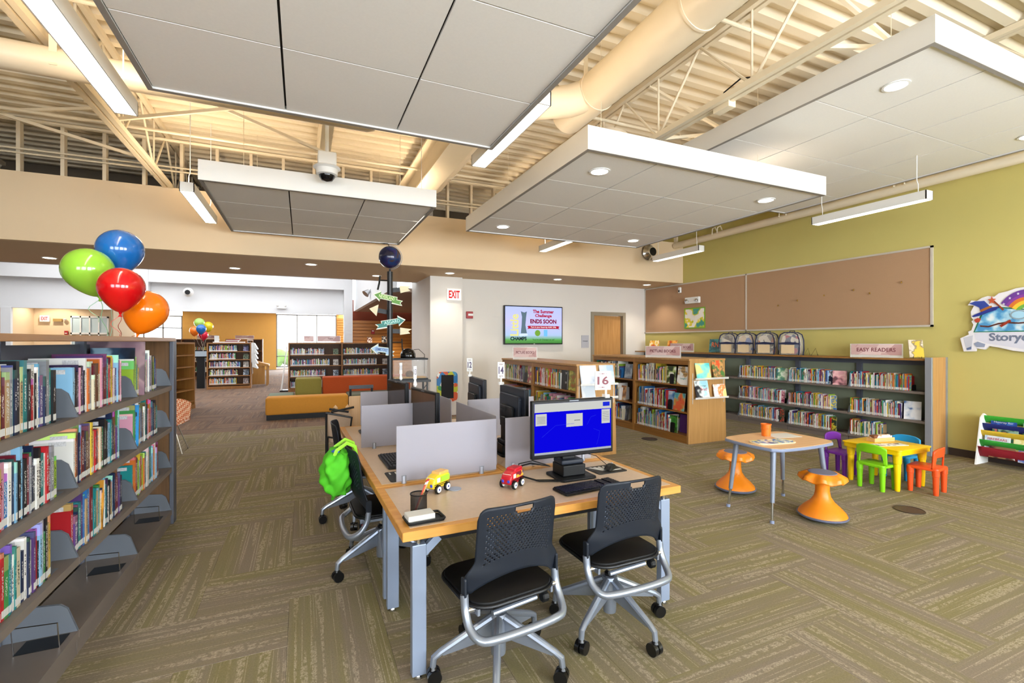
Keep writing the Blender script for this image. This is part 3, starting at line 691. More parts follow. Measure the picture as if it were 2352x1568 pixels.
for k, (c, r0, r1) in enumerate((('6a3a96', 210, 172), ('8a3f9e', 172, 150), ('d8782f', 150, 122), ('ecc83c', 122, 92), ('6fae4a', 92, 66))):
    arc_ = lambda r: [(700 + r * math.cos(R(a)), 330 - r * 0.86 * math.sin(R(a))) for a in range(150, 29, -8)]
    layer('rainbow_band', arc_(r0) + arc_(r1)[::-1], 0.009, c)
for (x, y) in ((580, 206), (636, 178), (538, 246), (700, 168)): layer('rainbow_star', [(x + (11 if k % 2 == 0 else 4) * math.sin(R(36 * k)), y - (11 if k % 2 == 0 else 4) * math.cos(R(36 * k))) for k in range(10)], 0.012, 'e8e0f0')
layer('hat_cone', [(286, 228), (330, 214), (398, 214), (440, 256), (425, 278), (372, 292), (362, 262), (335, 248)], 0.009, '33499f'); layer('hat_band', [(366, 280), (430, 256), (452, 252), (458, 268), (378, 300)], 0.012, 'a8642a')
layer('hat_brim', [(306, 326), (330, 312), (378, 296), (458, 264), (510, 260), (484, 286), (420, 304), (356, 326), (320, 332)], 0.014, '27358c')
layer('wand_stick', [(462, 222), (472, 216), (542, 284), (532, 292)], 0.012, '8a3a1c'); layer('wand_star', [(455 + (32 if k % 2 == 0 else 13) * math.sin(R(36 * k)), 214 - (32 if k % 2 == 0 else 13) * math.cos(R(36 * k))) for k in range(10)], 0.015, 'c95a38')
layer('lens_rim', [(640 + 60 * math.cos(R(a)), 326 + 34 * math.sin(R(a))) for a in range(0, 360, 18)], 0.010, '8fa4b4'); layer('lens_glass', [(640 + 48 * math.cos(R(a)), 326 + 25 * math.sin(R(a))) for a in range(0, 360, 18)], 0.013, 'a8d4ec')
layer('branch', [(368, 394), (430, 400), (500, 380), (560, 373), (640, 380), (720, 374), (720, 384), (640, 390), (560, 384), (500, 391), (430, 411), (368, 404)], 0.010, '5a2a20'); layer('pencil', [(508, 398), (580, 358), (592, 370), (522, 412)], 0.013, '9a3420')
layer('red_shell', [(322, 352), (350, 338), (376, 346), (362, 370), (338, 374)], 0.010, 'b8442e')
layer('scroll_curl', [(238, 486), (312, 468), (302, 572), (262, 580)], 0.002, 'c6c8d4'); layer('scroll_curl', [(262, 566), (300, 552), (300, 574), (268, 580)], 0.004, '5f6f96'); layer('scroll_fold', [(318, 530), (350, 516), (404, 534), (398, 556), (340, 556)], 0.004, '8f9ab4')
_c = sg_(566, 490); text('Storyc', 0.38, 0.14, mat('letter_grey', '6f7890', 0.5), st, (-0.0235, _c[0], _c[1]), (R(90), 0, R(-90)))
# ================================================================ BOOKS
PAL = [('navy', '1d2a4a'), ('blue', '2f6fae'), ('sky blue', '86b7d8'), ('teal', '1f7f80'), ('green', '3f8a4a'), ('lime', '9bbf3a'), ('yellow', 'd9b93a'), ('orange', 'd0702e'), ('red', 'b0232a'),
       ('maroon', '6f1f2c'), ('purple', '5a3f78'), ('pink', 'd79ab0'), ('white', 'e9e7e2'), ('cream', 'd8cfb4'), ('grey', '8a8d94'), ('black', '1c1c20'), ('brown', '6a4630'), ('tan', 'b0946a')]
PW_DARK = [5, 4, 3, 4, 3, 2, 2, 2, 4, 3, 3, 2, 3, 3, 3, 6, 3, 2]
PW_LITE = [2, 4, 5, 3, 3, 2, 4, 3, 4, 2, 3, 4, 12, 6, 3, 2, 1, 3]
def bookmat():
    """spine print: title-like marks down the middle of the spine and a coloured band, all from generated coordinates"""
    m = bpy.data.materials.new('book_cover'); m.use_nodes = True; nt = m.node_tree; b = nt.nodes['Principled BSDF']; L = nt.links.new
    oi = N(nt, 'ShaderNodeObjectInfo'); tc = N(nt, 'ShaderNodeTexCoord'); sp = N(nt, 'ShaderNodeSeparateXYZ'); L(tc.outputs['Generated'], sp.inputs[0])
    def M_(op, a, c):
        n = N(nt, 'ShaderNodeMath', operation=op)
        for i_, x in ((0, a), (1, c)):
            if isinstance(x, (int, float)): n.inputs[i_].default_value = x
            else: L(x, n.inputs[i_])
        return n.outputs[0]
    rnd_ = oi.outputs['Random']; r2 = M_('FRACT', M_('MULTIPLY', rnd_, 17.31), 0); r3 = M_('FRACT', M_('MULTIPLY', rnd_, 53.77), 0)
    mp = N(nt, 'ShaderNodeMapping'); cm = N(nt, 'ShaderNodeCombineXYZ'); sc = M_('MULTIPLY', rnd_, 37.0)
    L(sc, cm.inputs[2]); L(sc, cm.inputs[0]); L(tc.outputs['Object'], mp.inputs[0]); L(cm.outputs[0], mp.inputs['Location']); mp.inputs['Scale'].default_value = (170, 40, 120)
    no = N(nt, 'ShaderNodeTexNoise'); no.inputs['Scale'].default_value = 1.0; no.inputs['Detail'].default_value = 0.0; L(mp.outputs[0], no.inputs['Vector'])
    ink = M_('GREATER_THAN', no.outputs['Fac'], 0.52)
    mid = M_('LESS_THAN', M_('ABSOLUTE', M_('SUBTRACT', sp.outputs[0], 0.5), 0), M_('ADD', 0.18, M_('MULTIPLY', r2, 0.14)))
    zc = M_('ADD', 0.5, M_('MULTIPLY', r3, 0.12)); win = M_('LESS_THAN', M_('ABSOLUTE', M_('SUBTRACT', sp.outputs[2], zc), 0), M_('ADD', 0.12, M_('MULTIPLY', r2, 0.2)))
    front = M_('LESS_THAN', sp.outputs[1], 0.03); title = M_('MULTIPLY', M_('MULTIPLY', ink, mid), M_('MULTIPLY', win, front))
    band = M_('MULTIPLY', M_('GREATER_THAN', sp.outputs[2], M_('ADD', 0.76, M_('MULTIPLY', r3, 0.4))), 1.0)
    hs = N(nt, 'ShaderNodeHueSaturation'); L(oi.outputs['Color'], hs.inputs['Color']); L(M_('ADD', 0.3, M_('MULTIPLY', r2, 0.4)), hs.inputs['Hue']); hs.inputs['Value'].default_value = 1.3; hs.inputs['Saturation'].default_value = 0.8
    m1 = N(nt, 'ShaderNodeMix', data_type='RGBA'); L(band, m1.inputs[0]); L(oi.outputs['Color'], m1.inputs[6]); L(hs.outputs[0], m1.inputs[7])
    bw = N(nt, 'ShaderNodeRGBToBW'); L(oi.outputs['Color'], bw.inputs[0]); lt = M_('LESS_THAN', bw.outputs[0], 0.3); cb2 = N(nt, 'ShaderNodeCombineColor'); v = M_('ADD', 0.03, M_('MULTIPLY', lt, 0.6))
    for i_ in range(3): L(v, cb2.inputs[i_])
    m2 = N(nt, 'ShaderNodeMix', data_type='RGBA'); L(title, m2.inputs[0]); L(m1.outputs[2], m2.inputs[6]); L(cb2.outputs[0], m2.inputs[7])
    L(m2.outputs[2], b.inputs['Base Color']); b.inputs['Roughness'].default_value = 0.32
    return m
M_book = bookmat(); M_pages = mat('book_pages', 'e6dfcf', 0.8, var=0.08, scale=90); M_label = mat('label_white', 'd2d2cf', 0.5); M_barc = mat('barcode_print', 'c9c9cc', 0.4, var=0.5, scale=120)
ORD = ['first', 'second', 'third', 'fourth', 'fifth', 'sixth', 'seventh', 'eighth', 'ninth', 'tenth', 'eleventh', 'twelfth', 'thirteenth', 'fourteenth', 'fifteenth', 'sixteenth', 'seventeenth', 'eighteenth', 'nineteenth', 'twentieth',
       '21st', '22nd', '23rd', '24th', '25th', '26th', '27th', '28th', '29th', '30th', '31st', '32nd', '33rd', '34th', '35th', '36th', '37th', '38th', '39th', '40th', '41st', '42nd', '43rd', '44th', '45th', '46th', '47th', '48th', '49th', '50th']
def book(loc, t, h, d, rz, ci, label, group, lean=0.0, sticker=True, barcode=False):
    """spine faces local -Y, thickness along local X, spine foot centre at loc"""
    c = hx(PAL[ci][1]); k = random.uniform(0.8, 1.15)
    o = MB().box(-t / 2, t / 2, 0, 0.004, 0, h).box(-t / 2, -t / 2 + 0.003, 0.004, d, 0, h).box(t / 2 - 0.003, t / 2, 0.004, d, 0, h).build('book', M_book, None, loc)
    o.rotation_euler = (0, lean, rz); o.color = (c[0] * k, c[1] * k, c[2] * k, 1)
    tag(o, label, 'book', group)
    MB().box(-t / 2 + 0.003, t / 2 - 0.003, 0.004, d - 0.006, 0.004, h - 0.005).build('pages', M_pages, o)
    if sticker: MB().box(-t / 2 + 0.0005, t / 2 - 0.0005, -0.0012, 0, 0.012, 0.042).build('spine_label', M_label, o)
    if barcode: MB().box(-t / 2 - 0.001, -t / 2, 0.03, 0.10, h - 0.035, h - 0.012).build('barcode_label', M_barc, o)
    return o
def faceout(label, loc, w, h, rz, tilt, m, t=0.014, name='display_book', group=None, words=()):
    """cover faces local -Y and leans back by tilt"""
    o = place(name, None, None, loc, (-tilt, 0, rz)); tag(o, label, 'book', group)
    MB().box(-w / 2, w / 2, 0, 0.003, 0, h).box(-w / 2, w / 2, t - 0.003, t, 0, h).box(-w / 2, -w / 2 + 0.003, 0.003, t - 0.003, 0, h).build('cover', m, o)
    MB().box(-w / 2 + 0.003, w / 2 - 0.003, 0.003, t - 0.003, 0.003, h - 0.004).build('pages', M_pages, o)
    for (wd, x, z, ww, hh, mm) in words: text(wd, ww, hh, mm, o, (x, -0.0015, z))
    return o
STUFF = MB()
def stuff_row(p0, rz, length, lite=True, hmin=0.18, hmax=0.27, tmin=0.008, tmax=0.022, depth=0.16, gaps=0.0, label_band=True, rng=random):
    """a row of spines from p0 along the viewer's right for a given facing"""
    ca, sa = math.cos(rz), math.sin(rz); x = 0.0
    def tr(px, py, pz): return (p0[0] + px * ca - py * sa, p0[1] + px * sa + py * ca, p0[2] + pz)
    while x < length:
        t = rng.uniform(tmin, tmax); h = rng.uniform(hmin, hmax); ci = rng.choices(range(len(PAL)), PW_LITE if lite else PW_DARK)[0]
        k = rng.uniform(0.75, 1.15); c = tuple(min(1, v * k) for v in hx(PAL[ci][1])); off = rng.uniform(0, 0.012)
        def bx(x0, x1, y0, y1, z0, z1):
            STUFF.add([tr(x0, y0, z0), tr(x1, y0, z0), tr(x1, y1, z0), tr(x0, y1, z0), tr(x0, y0, z1), tr(x1, y0, z1), tr(x1, y1, z1), tr(x0, y1, z1)], [(4, 5, 6, 7), (0, 1, 5, 4), (1, 2, 6, 5), (3, 0, 4, 7)])
        STUFF.col = c; bx(x, x + t - 0.0008, off, depth, 0, h)
        if rng.random() < 0.6:
            STUFF.col = tuple(min(1, v) for v in hx(PAL[rng.randrange(len(PAL))][1])); a = rng.uniform(0.3, 0.7) * h; bx(x + t * 0.15, x + t * 0.8, off - 0.0008, off + 0.001, a, min(h * 0.95, a + rng.uniform(0.03, 0.1)))
        if label_band: STUFF.col = (0.75, 0.75, 0.74); bx(x + 0.0005, x + t - 0.0015, off - 0.001, off + 0.001, 0.008, 0.042)
        x += t + (rng.uniform(0, gaps) if gaps else 0)
    return x

# ================================================================ LEFT BOOKCASE (faces +X, bays along Y)
W_top = wood('case_wood_light', '946a44', 'a87c52', 0.4, 'Y'); W_end = wood('case_wood_end', '5d4022', '7a5630', 0.5, 'Z')
M_grey = mat('shelf_grey_steel', '5d616d', 0.45, metal=0.25, var=0.05); M_shelf = mat('shelf_taupe_steel', '7b7069', 0.5, metal=0.1, var=0.05); M_bracket = mat('bracket_grey', '70767f', 0.4, metal=0.3)
XF = -1.07; BAYS = [1.25, 2.22, 3.19, 4.17, 5.13]; LVZ = [0.128, 0.511, 0.876, 1.245]
lb = thing('steel_bookcase', 'tall grey steel bookcase with wooden top filling the left edge', 'bookcase', (0, 0, 0))
MB().box(XF - 0.64, XF + 0.015, 1.25, 5.2, 1.64, 1.672).build('top_board', W_top, lb, bevel=0.004)
ep = MB().box(XF - 0.62, XF - 0.02, 5.14, 5.18, 0, 1.64).build('end_panel', W_end, lb)
MB().box(XF - 0.02, XF + 0.012, 5.125, 5.235, 0, 1.66).build('edge_strip', M_grey, ep, bevel=0.004)
for yb in BAYS[:-1] + [5.1]: MB().box(XF - 0.345, XF - 0.295, yb - 0.02, yb + 0.02, 0, 1.64).build('upright_post', M_grey, lb)
for i in range(4):
    y0, y1 = BAYS[i] + 0.004, BAYS[i + 1] - 0.004
    MB().box(XF - 0.34, XF - 0.32, y0, y1, 1.5, 1.62).build('cross_rail', M_grey, lb)
    for k, z in enumerate(LVZ):
        s = MB().box(XF - 0.3, XF - 0.006, y0, y1, z - 0.022, z).box(XF - 0.006, XF, y0, y1, z - 0.04, z).build('shelf', M_shelf, lb)
        for yy in (y0, y1 - 0.004):
            MB().prism([(XF - 0.3, z), (XF - 0.004, z), (XF - 0.045, z + 0.125), (XF - 0.075, z + 0.15), (XF - 0.3, z + 0.17)], yy, yy + 0.004, 'y').build('shelf_bracket', M_bracket, s)
        s2 = MB().box(XF - 0.62, XF - 0.34, y0, y1, z - 0.022, z).build('shelf', M_shelf, lb)
    MB().box(XF - 0.3, XF - 0.01, y0, y1, 0, LVZ[0] - 0.041).build('base_kick', M_shelf, lb)
# wire bookends on the empty base shelf
for yy in (3.05, 3.9, 4.85):
    w_ = thing('wire_bookend', 'thin wire book support on the empty base shelf %s' % {3.05: 'nearest the camera', 3.9: 'of the middle bay', 4.85: 'of the farthest bay'}[yy], 'bookend', (XF - 0.03, yy, LVZ[0]), group='wire supports on the base shelf')
    MB().tube([(0, 0, 0.003), (0, -0.02, 0.13), (-0.17, -0.02, 0.14), (-0.17, 0, 0.003)], 0.003, 6).build('wire_loop', M_chrome, w_, smooth=True)
    MB().box(-0.17, 0.0, -0.004, 0.12, 0.0, 0.002).build('foot_plate', M_black, w_)
LVN = ['base', 'third', 'second', 'top']; BAYN = {1: 'nearest', 2: 'middle', 3: 'farthest'}
fills = {(1, 3): 0.80, (1, 2): 0.84, (1, 1): 0.78, (2, 3): 0.76, (2, 2): 0.72, (2, 1): 0.76, (3, 3): 0.62, (3, 2): 0.66, (3, 1): 0.70}
for (b, k), f in fills.items():
    y = max(BAYS[b] + 0.02, 2.30); yend = BAYS[b] + 0.97 * f; n = 0; hp = 0
    while y < yend:
        t = random.choice((0.012, 0.014, 0.016, 0.019, 0.022, 0.028)) * random.uniform(0.9, 1.15); h = min(0.325, random.gauss(0.262, 0.03)); h = max(0.2, h); d = h * random.uniform(0.68, 0.82)
        ci = random.choices(range(len(PAL)), PW_DARK)[0]
        book((XF - 0.03 - random.uniform(0, 0.012), y + t / 2, LVZ[k] + 0.001), t, h, d, R(90), ci, '%s book, %s along %s shelf, %s bay, left bookcase' % (PAL[ci][0], ORD[n], LVN[k], BAYN[b]), 'nonfiction books in the left bookcase', 0.0, True, h > hp + 0.015)
        y += t + 0.001; n += 1; hp = h
    be = thing('bookend', 'grey steel bookend closing the %s shelf of the %s bay' % (LVN[k], BAYN[b]), 'bookend', (XF - 0.03, y + 0.004, LVZ[k]))
    MB().prism(roundrect(0.14, 0.15, 0.02, 3, -0.08, 0.075), 0, 0.0015, 'y').build('bookend_plate', M_bracket, be); MB().box(-0.15, -0.01, 0.0, 0.08, 0.0, 0.0015).build('bookend_foot', M_bracket, be)
fb = [faceout('tall mauve art book standing upright behind the others on the top shelf', (XF - 0.17, 4.3, LVZ[3]), 0.34, 0.4, R(0), R(3), printmat('cov_mauve', ['8a6a78', '9a7a86', 'a98a90', '77606a'], 4, seed=1)),
      faceout('dark blue book with a moonlit cover displayed on the top shelf', (XF - 0.16, 4.2, LVZ[3]), 0.25, 0.35, R(0), R(4), printmat('cov_moon', ['0d1420', '16243a', '2b4560', '8fb0c4'], 5, seed=8)),
      faceout('yellow science book with round photos, bottom filled shelf of middle bay', (XF - 0.14, 3.6, LVZ[1]), 0.22, 0.29, R(2), R(5), printmat('cov_amber', ['c98a2a', 'd89a34', 'c08020', '2d2a20'], 6, seed=3)),
      faceout('blue book facing out at the end of the second shelf, farthest bay', (XF - 0.14, 4.26, LVZ[2]), 0.23, 0.3, R(0), R(3), printmat('cov_azure', ['2a86c8', '3796d6', '2a7ab4', 'e0b040'], 7, seed=5)),
      faceout('crimson picture book lying behind the middle row of the second shelf', (XF - 0.16, 3.82, LVZ[2]), 0.24, 0.31, R(0), R(3), mat('cov_crimson', '8e1230', 0.35)),
      faceout('green landscape book standing behind the second shelf of the middle bay', (XF - 0.17, 3.3, LVZ[2]), 0.25, 0.32, R(0), R(3), printmat('cov_land', ['c8cfae', '7f9a52', '4e6f3a', '26422c'], 4, seed=6))]
# the other side of the case: a row of spines seen through the gap above the books
for (a, b) in ((2.3, 3.1), (3.25, 4.0)):
    stuff_row((XF - 0.36, a, LVZ[3]), R(90), b - a, True, 0.2, 0.28, depth=0.15)

# ================================================================ PICTURE BOOK SHELVES (face -X)
W_case = wood('low_case_wood', '8f5f2a', 'a87638', 0.42, 'Z'); W_caseh = wood('low_case_wood_h', '8a5b28', '9f6e36', 0.42, 'Y'); W_end2 = wood('low_case_end', 'a67b47', 'b88d57', 0.42, 'Z'); W_back = wood('low_case_back', '5e4022', '73512e', 0.6, 'Z')
M_acr = mat('acrylic', 'f6f6f4', 0.08, var=0.0, alpha=0.4)
def low_case(label, xf, xb, y0, ym, y1, top):
    t = thing('picture_book_shelf', label, 'bookcase', (0, 0, 0)); xm = (xf + xb) / 2; tp = 0.03
    MB().box(xf + tp - 0.015, xb - tp + 0.015, y0, y1, top - 0.03, top).build('top_board', W_end2, t, bevel=0.003)
    for (a, b) in ((y0, y0 + 0.035), (y1 - 0.035, y1)):
        MB().prism([(xf, 0), (xb, 0), (xb, 0.1), (xb - tp, top - 0.03), (xf + tp, top - 0.03), (xf, 0.1)], a, b, 'y').build('end_panel', W_end2, t)
    MB().box(xm - 0.012, xm + 0.012, y0 + 0.035, y1 - 0.035, 0.1, top - 0.03).build('center_panel', W_back, t)
    for s in (0, 1):
        for (a, b) in ((y0 + 0.035, ym - 0.03), (ym + 0.03, y1 - 0.035)):
            for z in (0.125, 0.5, 0.93):
                e = tp * (z / top)
                if s == 0: MB().box(xf + e + 0.004, xm - 0.012, a, b, z - 0.022, z).build('shelf', W_caseh, t)
                else: MB().box(xm + 0.012, xb - e - 0.004, a, b, z - 0.022, z).build('shelf', W_caseh, t)
            if s == 0:
                MB().box(xf + 0.004, xf + 0.03, a, b, 0.0, 0.1).build('base_rail', W_caseh, t); MB().box(xf + tp, xf + tp + 0.02, a, b, top - 0.1, top - 0.03).build('top_rail', W_caseh, t)
    MB().prism([(xf, 0), (xf + tp, top - 0.03), (xm, top - 0.03), (xm, 0)], ym - 0.03, ym + 0.03, 'y').build('divider', W_case, t)
    return t
low_case('low wooden picture book shelf behind the computer desk', 3.5, 4.19, 5.7, 7.12, 8.43, 1.32)
low_case('low wooden picture book shelf nearer the green wall', 5.62, 6.44, 5.75, 7.13, 8.5, 1.36)
def case_stuff(xf, z, ya, yb): stuff_row((xf + 0.03 * z / 1.34 + 0.02, ya, z), R(-90), ya - yb, True, 0.2, 0.33, 0.008, 0.02, 0.24)
case_stuff(5.62, 0.93, 7.05, 6.33); case_stuff(5.62, 0.5, 7.05, 6.3)
case_stuff(5.62, 0.125, 7.05, 6.2); case_stuff(5.62, 0.93, 8.4, 7.6); case_stuff(5.62, 0.5, 8.4, 7.6); case_stuff(5.62, 0.125, 8.4, 7.5)
case_stuff(3.5, 0.93, 8.38, 7.55); case_stuff(3.5, 0.93, 7.05, 6.62); case_stuff(3.5, 0.93, 6.5, 6.2); case_stuff(3.5, 0.5, 8.38, 7.25); case_stuff(3.5, 0.5, 7.05, 5.95)
K_dark = mat('ink_dark', '2b2b33', 0.5); K_teal = mat('ink_teal', '2f9aa0', 0.5); K_red = mat('ink_red', 'b02a4a', 0.5)
def shelfbook(label, xf, z, y, w, h, m, words=(), back=0.05, tilt=8):
    return faceout(label, (xf + 0.03 * z / 1.34 + back, y, z + 0.003), w, h, R(-90), R(tilt), m, words=words)
shelfbook('white picture book with hyena title facing out on the top shelf', 5.62, 0.93, 5.95, 0.235, 0.3, printmat('cov_hyena', ['f2f1ee', 'f2f1ee', 'efeee9', 'c9a060'], 6, seed=9), [('Henry', -0.04, 0.265, 0.12, 0.032, K_dark), ('Hyena,', 0.03, 0.215, 0.13, 0.034, K_dark), ('why do you', 0.05, 0.165, 0.09, 0.018, K_dark), ('Laugh?', 0.02, 0.10, 0.13, 0.034, K_teal)], back=0.03)
shelfbook('black edged book with a green tree cover on the top shelf', 5.62, 0.93, 6.22, 0.2, 0.29, printmat('cov_tree', ['eef0ea', 'e4ead8', '9fb85a', '3a4a30'], 8, seed=3), back=0.05, tilt=3)
shelfbook('teal picture book with a big round face on the middle shelf', 5.62, 0.5, 6.02, 0.24, 0.29, printmat('cov_face', ['4f9aa4', '6fb0b4', 'c79a4a', 'd8603a'], 7, seed=12), [('THE', 0.0, 0.19, 0.08, 0.04, K_red)], back=0.03)
shelfbook('blue book facing out beside the teal one on the middle shelf', 5.62, 0.5, 6.25, 0.2, 0.3, printmat('cov_blue2', ['2f5f9e', '4f86c0', '8fb4d8', 'c9dcec'], 5, seed=2), back=0.06, tilt=3)
shelfbook('green book facing out at the end of the bottom shelf', 5.62, 0.125, 6.15, 0.2, 0.28, printmat('cov_green2', ['2f7a2a', '4a9a34', '234a1e', '8fc04a'], 6, seed=4), back=0.04, tilt=3)
shelfbook('purple book standing behind the green one on the bottom shelf', 5.62, 0.125, 6.02, 0.2, 0.3, mat('cov_purple', '6a3f86', 0.35), back=0.16, tilt=3)
for (y, z, lbx, cs) in ((7.42, 0.93, 'pale blue display book on the far bay top shelf', ['9fb6cc', 'b8c6d4', '8f9cb4', '6a7a94']), (7.6, 0.5, 'orange-trimmed white display book on the far bay middle shelf', ['e2d9c8', 'd9b88a', 'c98a4a', '8a5a34']), (7.5, 0.125, 'dark display book on the far bay bottom shelf', ['23242e', '31323e', '4a4d5e', '6a6f84'])):
    shelfbook(lbx, 5.62, z, y, 0.22, 0.28, printmat('cov_far%g' % z, cs, 6, seed=z * 9), back=0.08)
shelfbook('bright red picture book with a cartoon face on the shelf behind the desk', 3.5, 0.93, 6.58, 0.2, 0.31, printmat('cov_redface', ['c4261e', 'd8361e', 'e8b23a', 'f2e6d6'], 7, seed=5), back=0.03, tilt=3)
shelfbook('black book with white capitals on the shelf behind the desk', 3.5, 0.93, 6.12, 0.2, 0.3, mat('cov_black', '141418', 0.35), [('W', 0.06, 0.24, 0.05, 0.035, M_label), ('W', 0.06, 0.1, 0.05, 0.035, M_label)], back=0.03, tilt=3)
shelfbook('yellow-green patterned book beside the black one behind the desk', 3.5, 0.93, 5.88, 0.2, 0.29, printmat('cov_olive', ['b9b23a', 'c9c45a', '8a8a3a', 'a0622a'], 9, seed=3), back=0.03, tilt=3)
shelfbook('pink and yellow striped display book, far bay behind the desk', 3.5, 0.93, 7.25, 0.2, 0.29, printmat('cov_pinky', ['d8cf6a', 'c9586a', '8a4a58', 'e0d8b0'], 7, seed=7), back=0.03, tilt=3)
shelfbook('olive display book with black support, far bay behind the desk', 3.5, 0.93, 7.5, 0.2, 0.3, printmat('cov_mossy', ['a8a05a', 'b8b070', '6a6a3a', '3a3a2a'], 6, seed=1), back=0.06, tilt=3)
ME_BE = MB().prism(roundrect(0.1, 0.17, 0.025, 3, 0, 0.085), 0, 0.002, 'y').box(-0.05, 0.05, 0, 0.1, 0, 0.002).mesh('black_bookend', M_black)
for (x, y, z, lbx) in ((5.66, 6.16, 0.93, 'arched black bookend in front of the tree book'), (5.66, 6.2, 0.5, 'arched black bookend in front of the blue book'), (5.645, 6.13, 0.125, 'arched black bookend in front of the green book'), (5.68, 7.62, 0.93, 'black bookend on the far bay top shelf'), (5.68, 7.68, 0.5, 'black bookend on the far bay middle shelf'), (3.55, 7.42, 0.93, 'black bookend on the far bay shelf behind the desk')):
    tag(place('bookend', ME_BE, None, (x - 0.01, y, z), (R(-4), 0, R(-90))), lbx, 'bookend', 'black bookends')
# end display racks with clear ledges
def end_rack(label, x0, x1, y, zs):
    t = thing('display_rack', label, 'display rack', (0, y, 0))
    for z in zs:
        MB().box(x0, x1, -0.085, 0.0, z, z + 0.005).box(x0, x1, -0.09, -0.085, z, z + 0.03).build('clear_ledge', M_acr, t)
    for s in (x0 + 0.02, x1 - 0.025): MB().box(s, s + 0.01, -0.006, 0.0, zs[-1] - 0.08, zs[0] + 0.1).build('back_strip', M_acr, t)
end_rack('clear ledge rack of picture books on the shelf end near green wall', 5.68, 6.4, 5.748, (1.03, 0.72)); end_rack('clear ledge rack of leaflets on the shelf end behind the desk', 3.53, 4.16, 5.698, (1.02, 0.83))
def rackbook(label, x, y, z, w, h, m, words=()): return faceout(label, (x, y - 0.07, z), w, h, 0.0, R(12), m, words=words)
rackbook('turquoise picture book on the upper ledge of the end rack', 5.89, 5.748, 1.037, 0.3, 0.26, printmat('cov_turq', ['4fc0c4', '6fd0d0', '8fdcd0', 'd8d890'], 5, seed=2))
rackbook('jungle patterned picture book on the upper ledge of the end rack', 6.22, 5.748, 1.037, 0.24, 0.3, printmat('cov_jungle', ['4a7a3a', '8a6a4a', 'c99a5a', 'd8562e'], 12, seed=6))
rackbook('pale blue picture book with a black cat on the lower ledge', 5.87, 5.748, 0.727, 0.28, 0.29, printmat('cov_cat', ['9fd4e4', 'b4e0ea', 'eef4f4', '22242e'], 4.5, seed=13), [('Good Night', 0.02, 0.2, 0.14, 0.022, K_dark), ('Fred!', 0.04, 0.15, 0.13, 0.05, K_red)])
rackbook('yellow and pink picture book on the lower ledge', 6.25, 5.748, 0.727, 0.27, 0.22, printmat('cov_ylw', ['e9d98a', 'f0e0b0', 'e08a4a', 'f4f0ea'], 6, seed=10))
rackbook('white leaflet with a round blue drawing on the upper clear ledge', 3.69, 5.698, 1.027, 0.27, 0.28, printmat('cov_leaf', ['d6d4d6', 'd2d2d8', 'c4cad6', '9aa8c0'], 6, seed=3))
rackbook('white leaflet pile standing beside the round drawing leaflet', 4.0, 5.698, 1.027, 0.24, 0.28, printmat('cov_leaf2', ['d0d6dc', 'c8d2dc', 'c0ceda', 'a4bcd2'], 5, seed=6))
rackbook('pale leaflet half hidden behind the lit monitor', 3.68, 5.698, 0.837, 0.22, 0.18, printmat('cov_leaf3', ['d4d4d8', 'ccd0d6', 'c6ccd4', 'b6c0cc'], 5, seed=9))
# acrylic shelf signs
def placard(label, loc, w, h, rz, words, back=0.0, pink=True):
    t = thing('shelf_sign', label, 'sign', loc, rz)
    MB().box(-w / 2 - 0.01, w / 2 + 0.01, -0.004, 0.004, -0.03, h).build('acrylic_holder', M_acr, t)
    MB().box(-w / 2 + 0.005, w / 2 - 0.005, -0.006, -0.004, 0.012, h - 0.008).build('printed_insert', printmat('insert_pink', ['b58f8c', 'c3a19d', 'd3b8b4', 'dcc8c4'], 3.5, 'vor'), t)
    for (wd, x, ww, hh) in words: text(wd, ww, hh, K_maroon, t, (x, -0.0075, h * 0.5))
    MB().box(-w / 2, -w / 2 + 0.02, -0.04, 0.04, -0.03, -0.026).box(w / 2 - 0.02, w / 2, -0.04, 0.04, -0.03, -0.026).build('holder_foot', M_acr, t)
    return t
K_maroon = mat('ink_maroon', '6a2230', 0.5)
placard('pink picture books sign on the shelf near the green wall', (5.72, 6.45, 1.39), 0.62, 0.17, R(-65), [('PICTURE BOOKS', 0.0, 0.46, 0.05)])
placard('second pink books sign behind on the wall shelving', (8.3, 8.7, 1.415), 0.6, 0.18, R(-75), [('BOOKS', 0.14, 0.2, 0.05)])
placard('pink picture books sign on the shelf behind the desk', (3.62, 7.6, 1.35), 0.42, 0.19, R(-35), [('PICTURE BOOKS', 0.0, 0.32, 0.05)])
placard('wide pink easy readers sign on top of the wall shelving', (8.27, 4.5, 1.415), 0.66, 0.19, R(-75), [('EASY READERS', 0.0, 0.5, 0.06)])

# ================================================================ EASY READER WALL SHELVING
gw = thing('wall_shelving', 'long low steel shelving with wooden top along the green wall', 'bookcase', (0, 0, 0))
XF2 = 8.24; GB = [3.82, 4.9, 5.98, 7.065, 8.15, 9.23, 10.3]; GZ = [0.12, 0.478, 0.905]
M_backp = mat('shelving_back', '868d78', 0.8, var=0.05)
W_gtop = wood('wall_case_top', '8a5f2c', 'a2743a', 0.45, 'Y'); W_gend = wood('wall_case_end', 'b5854d', 'c79a62', 0.45, 'Z')
MB().box(XF2 - 0.02, XR - 0.002, GB[0] - 0.02, GB[-1] + 0.05, 1.36, 1.388).build('top_board', W_gtop, gw)
e = MB().box(XF2 - 0.02, XR - 0.01, 3.74, 3.775, 0, 1.41).build('end_panel', W_gend, gw)
MB().box(XF2 - 0.055, XF2 - 0.02, 3.735, 3.82, 0, 1.41).build('edge_strip', M_silver, e, bevel=0.006); MB().box(XR - 0.04, XR - 0.004, 3.73, 3.775, 0, 1.41).build('edge_strip', M_silver, e)
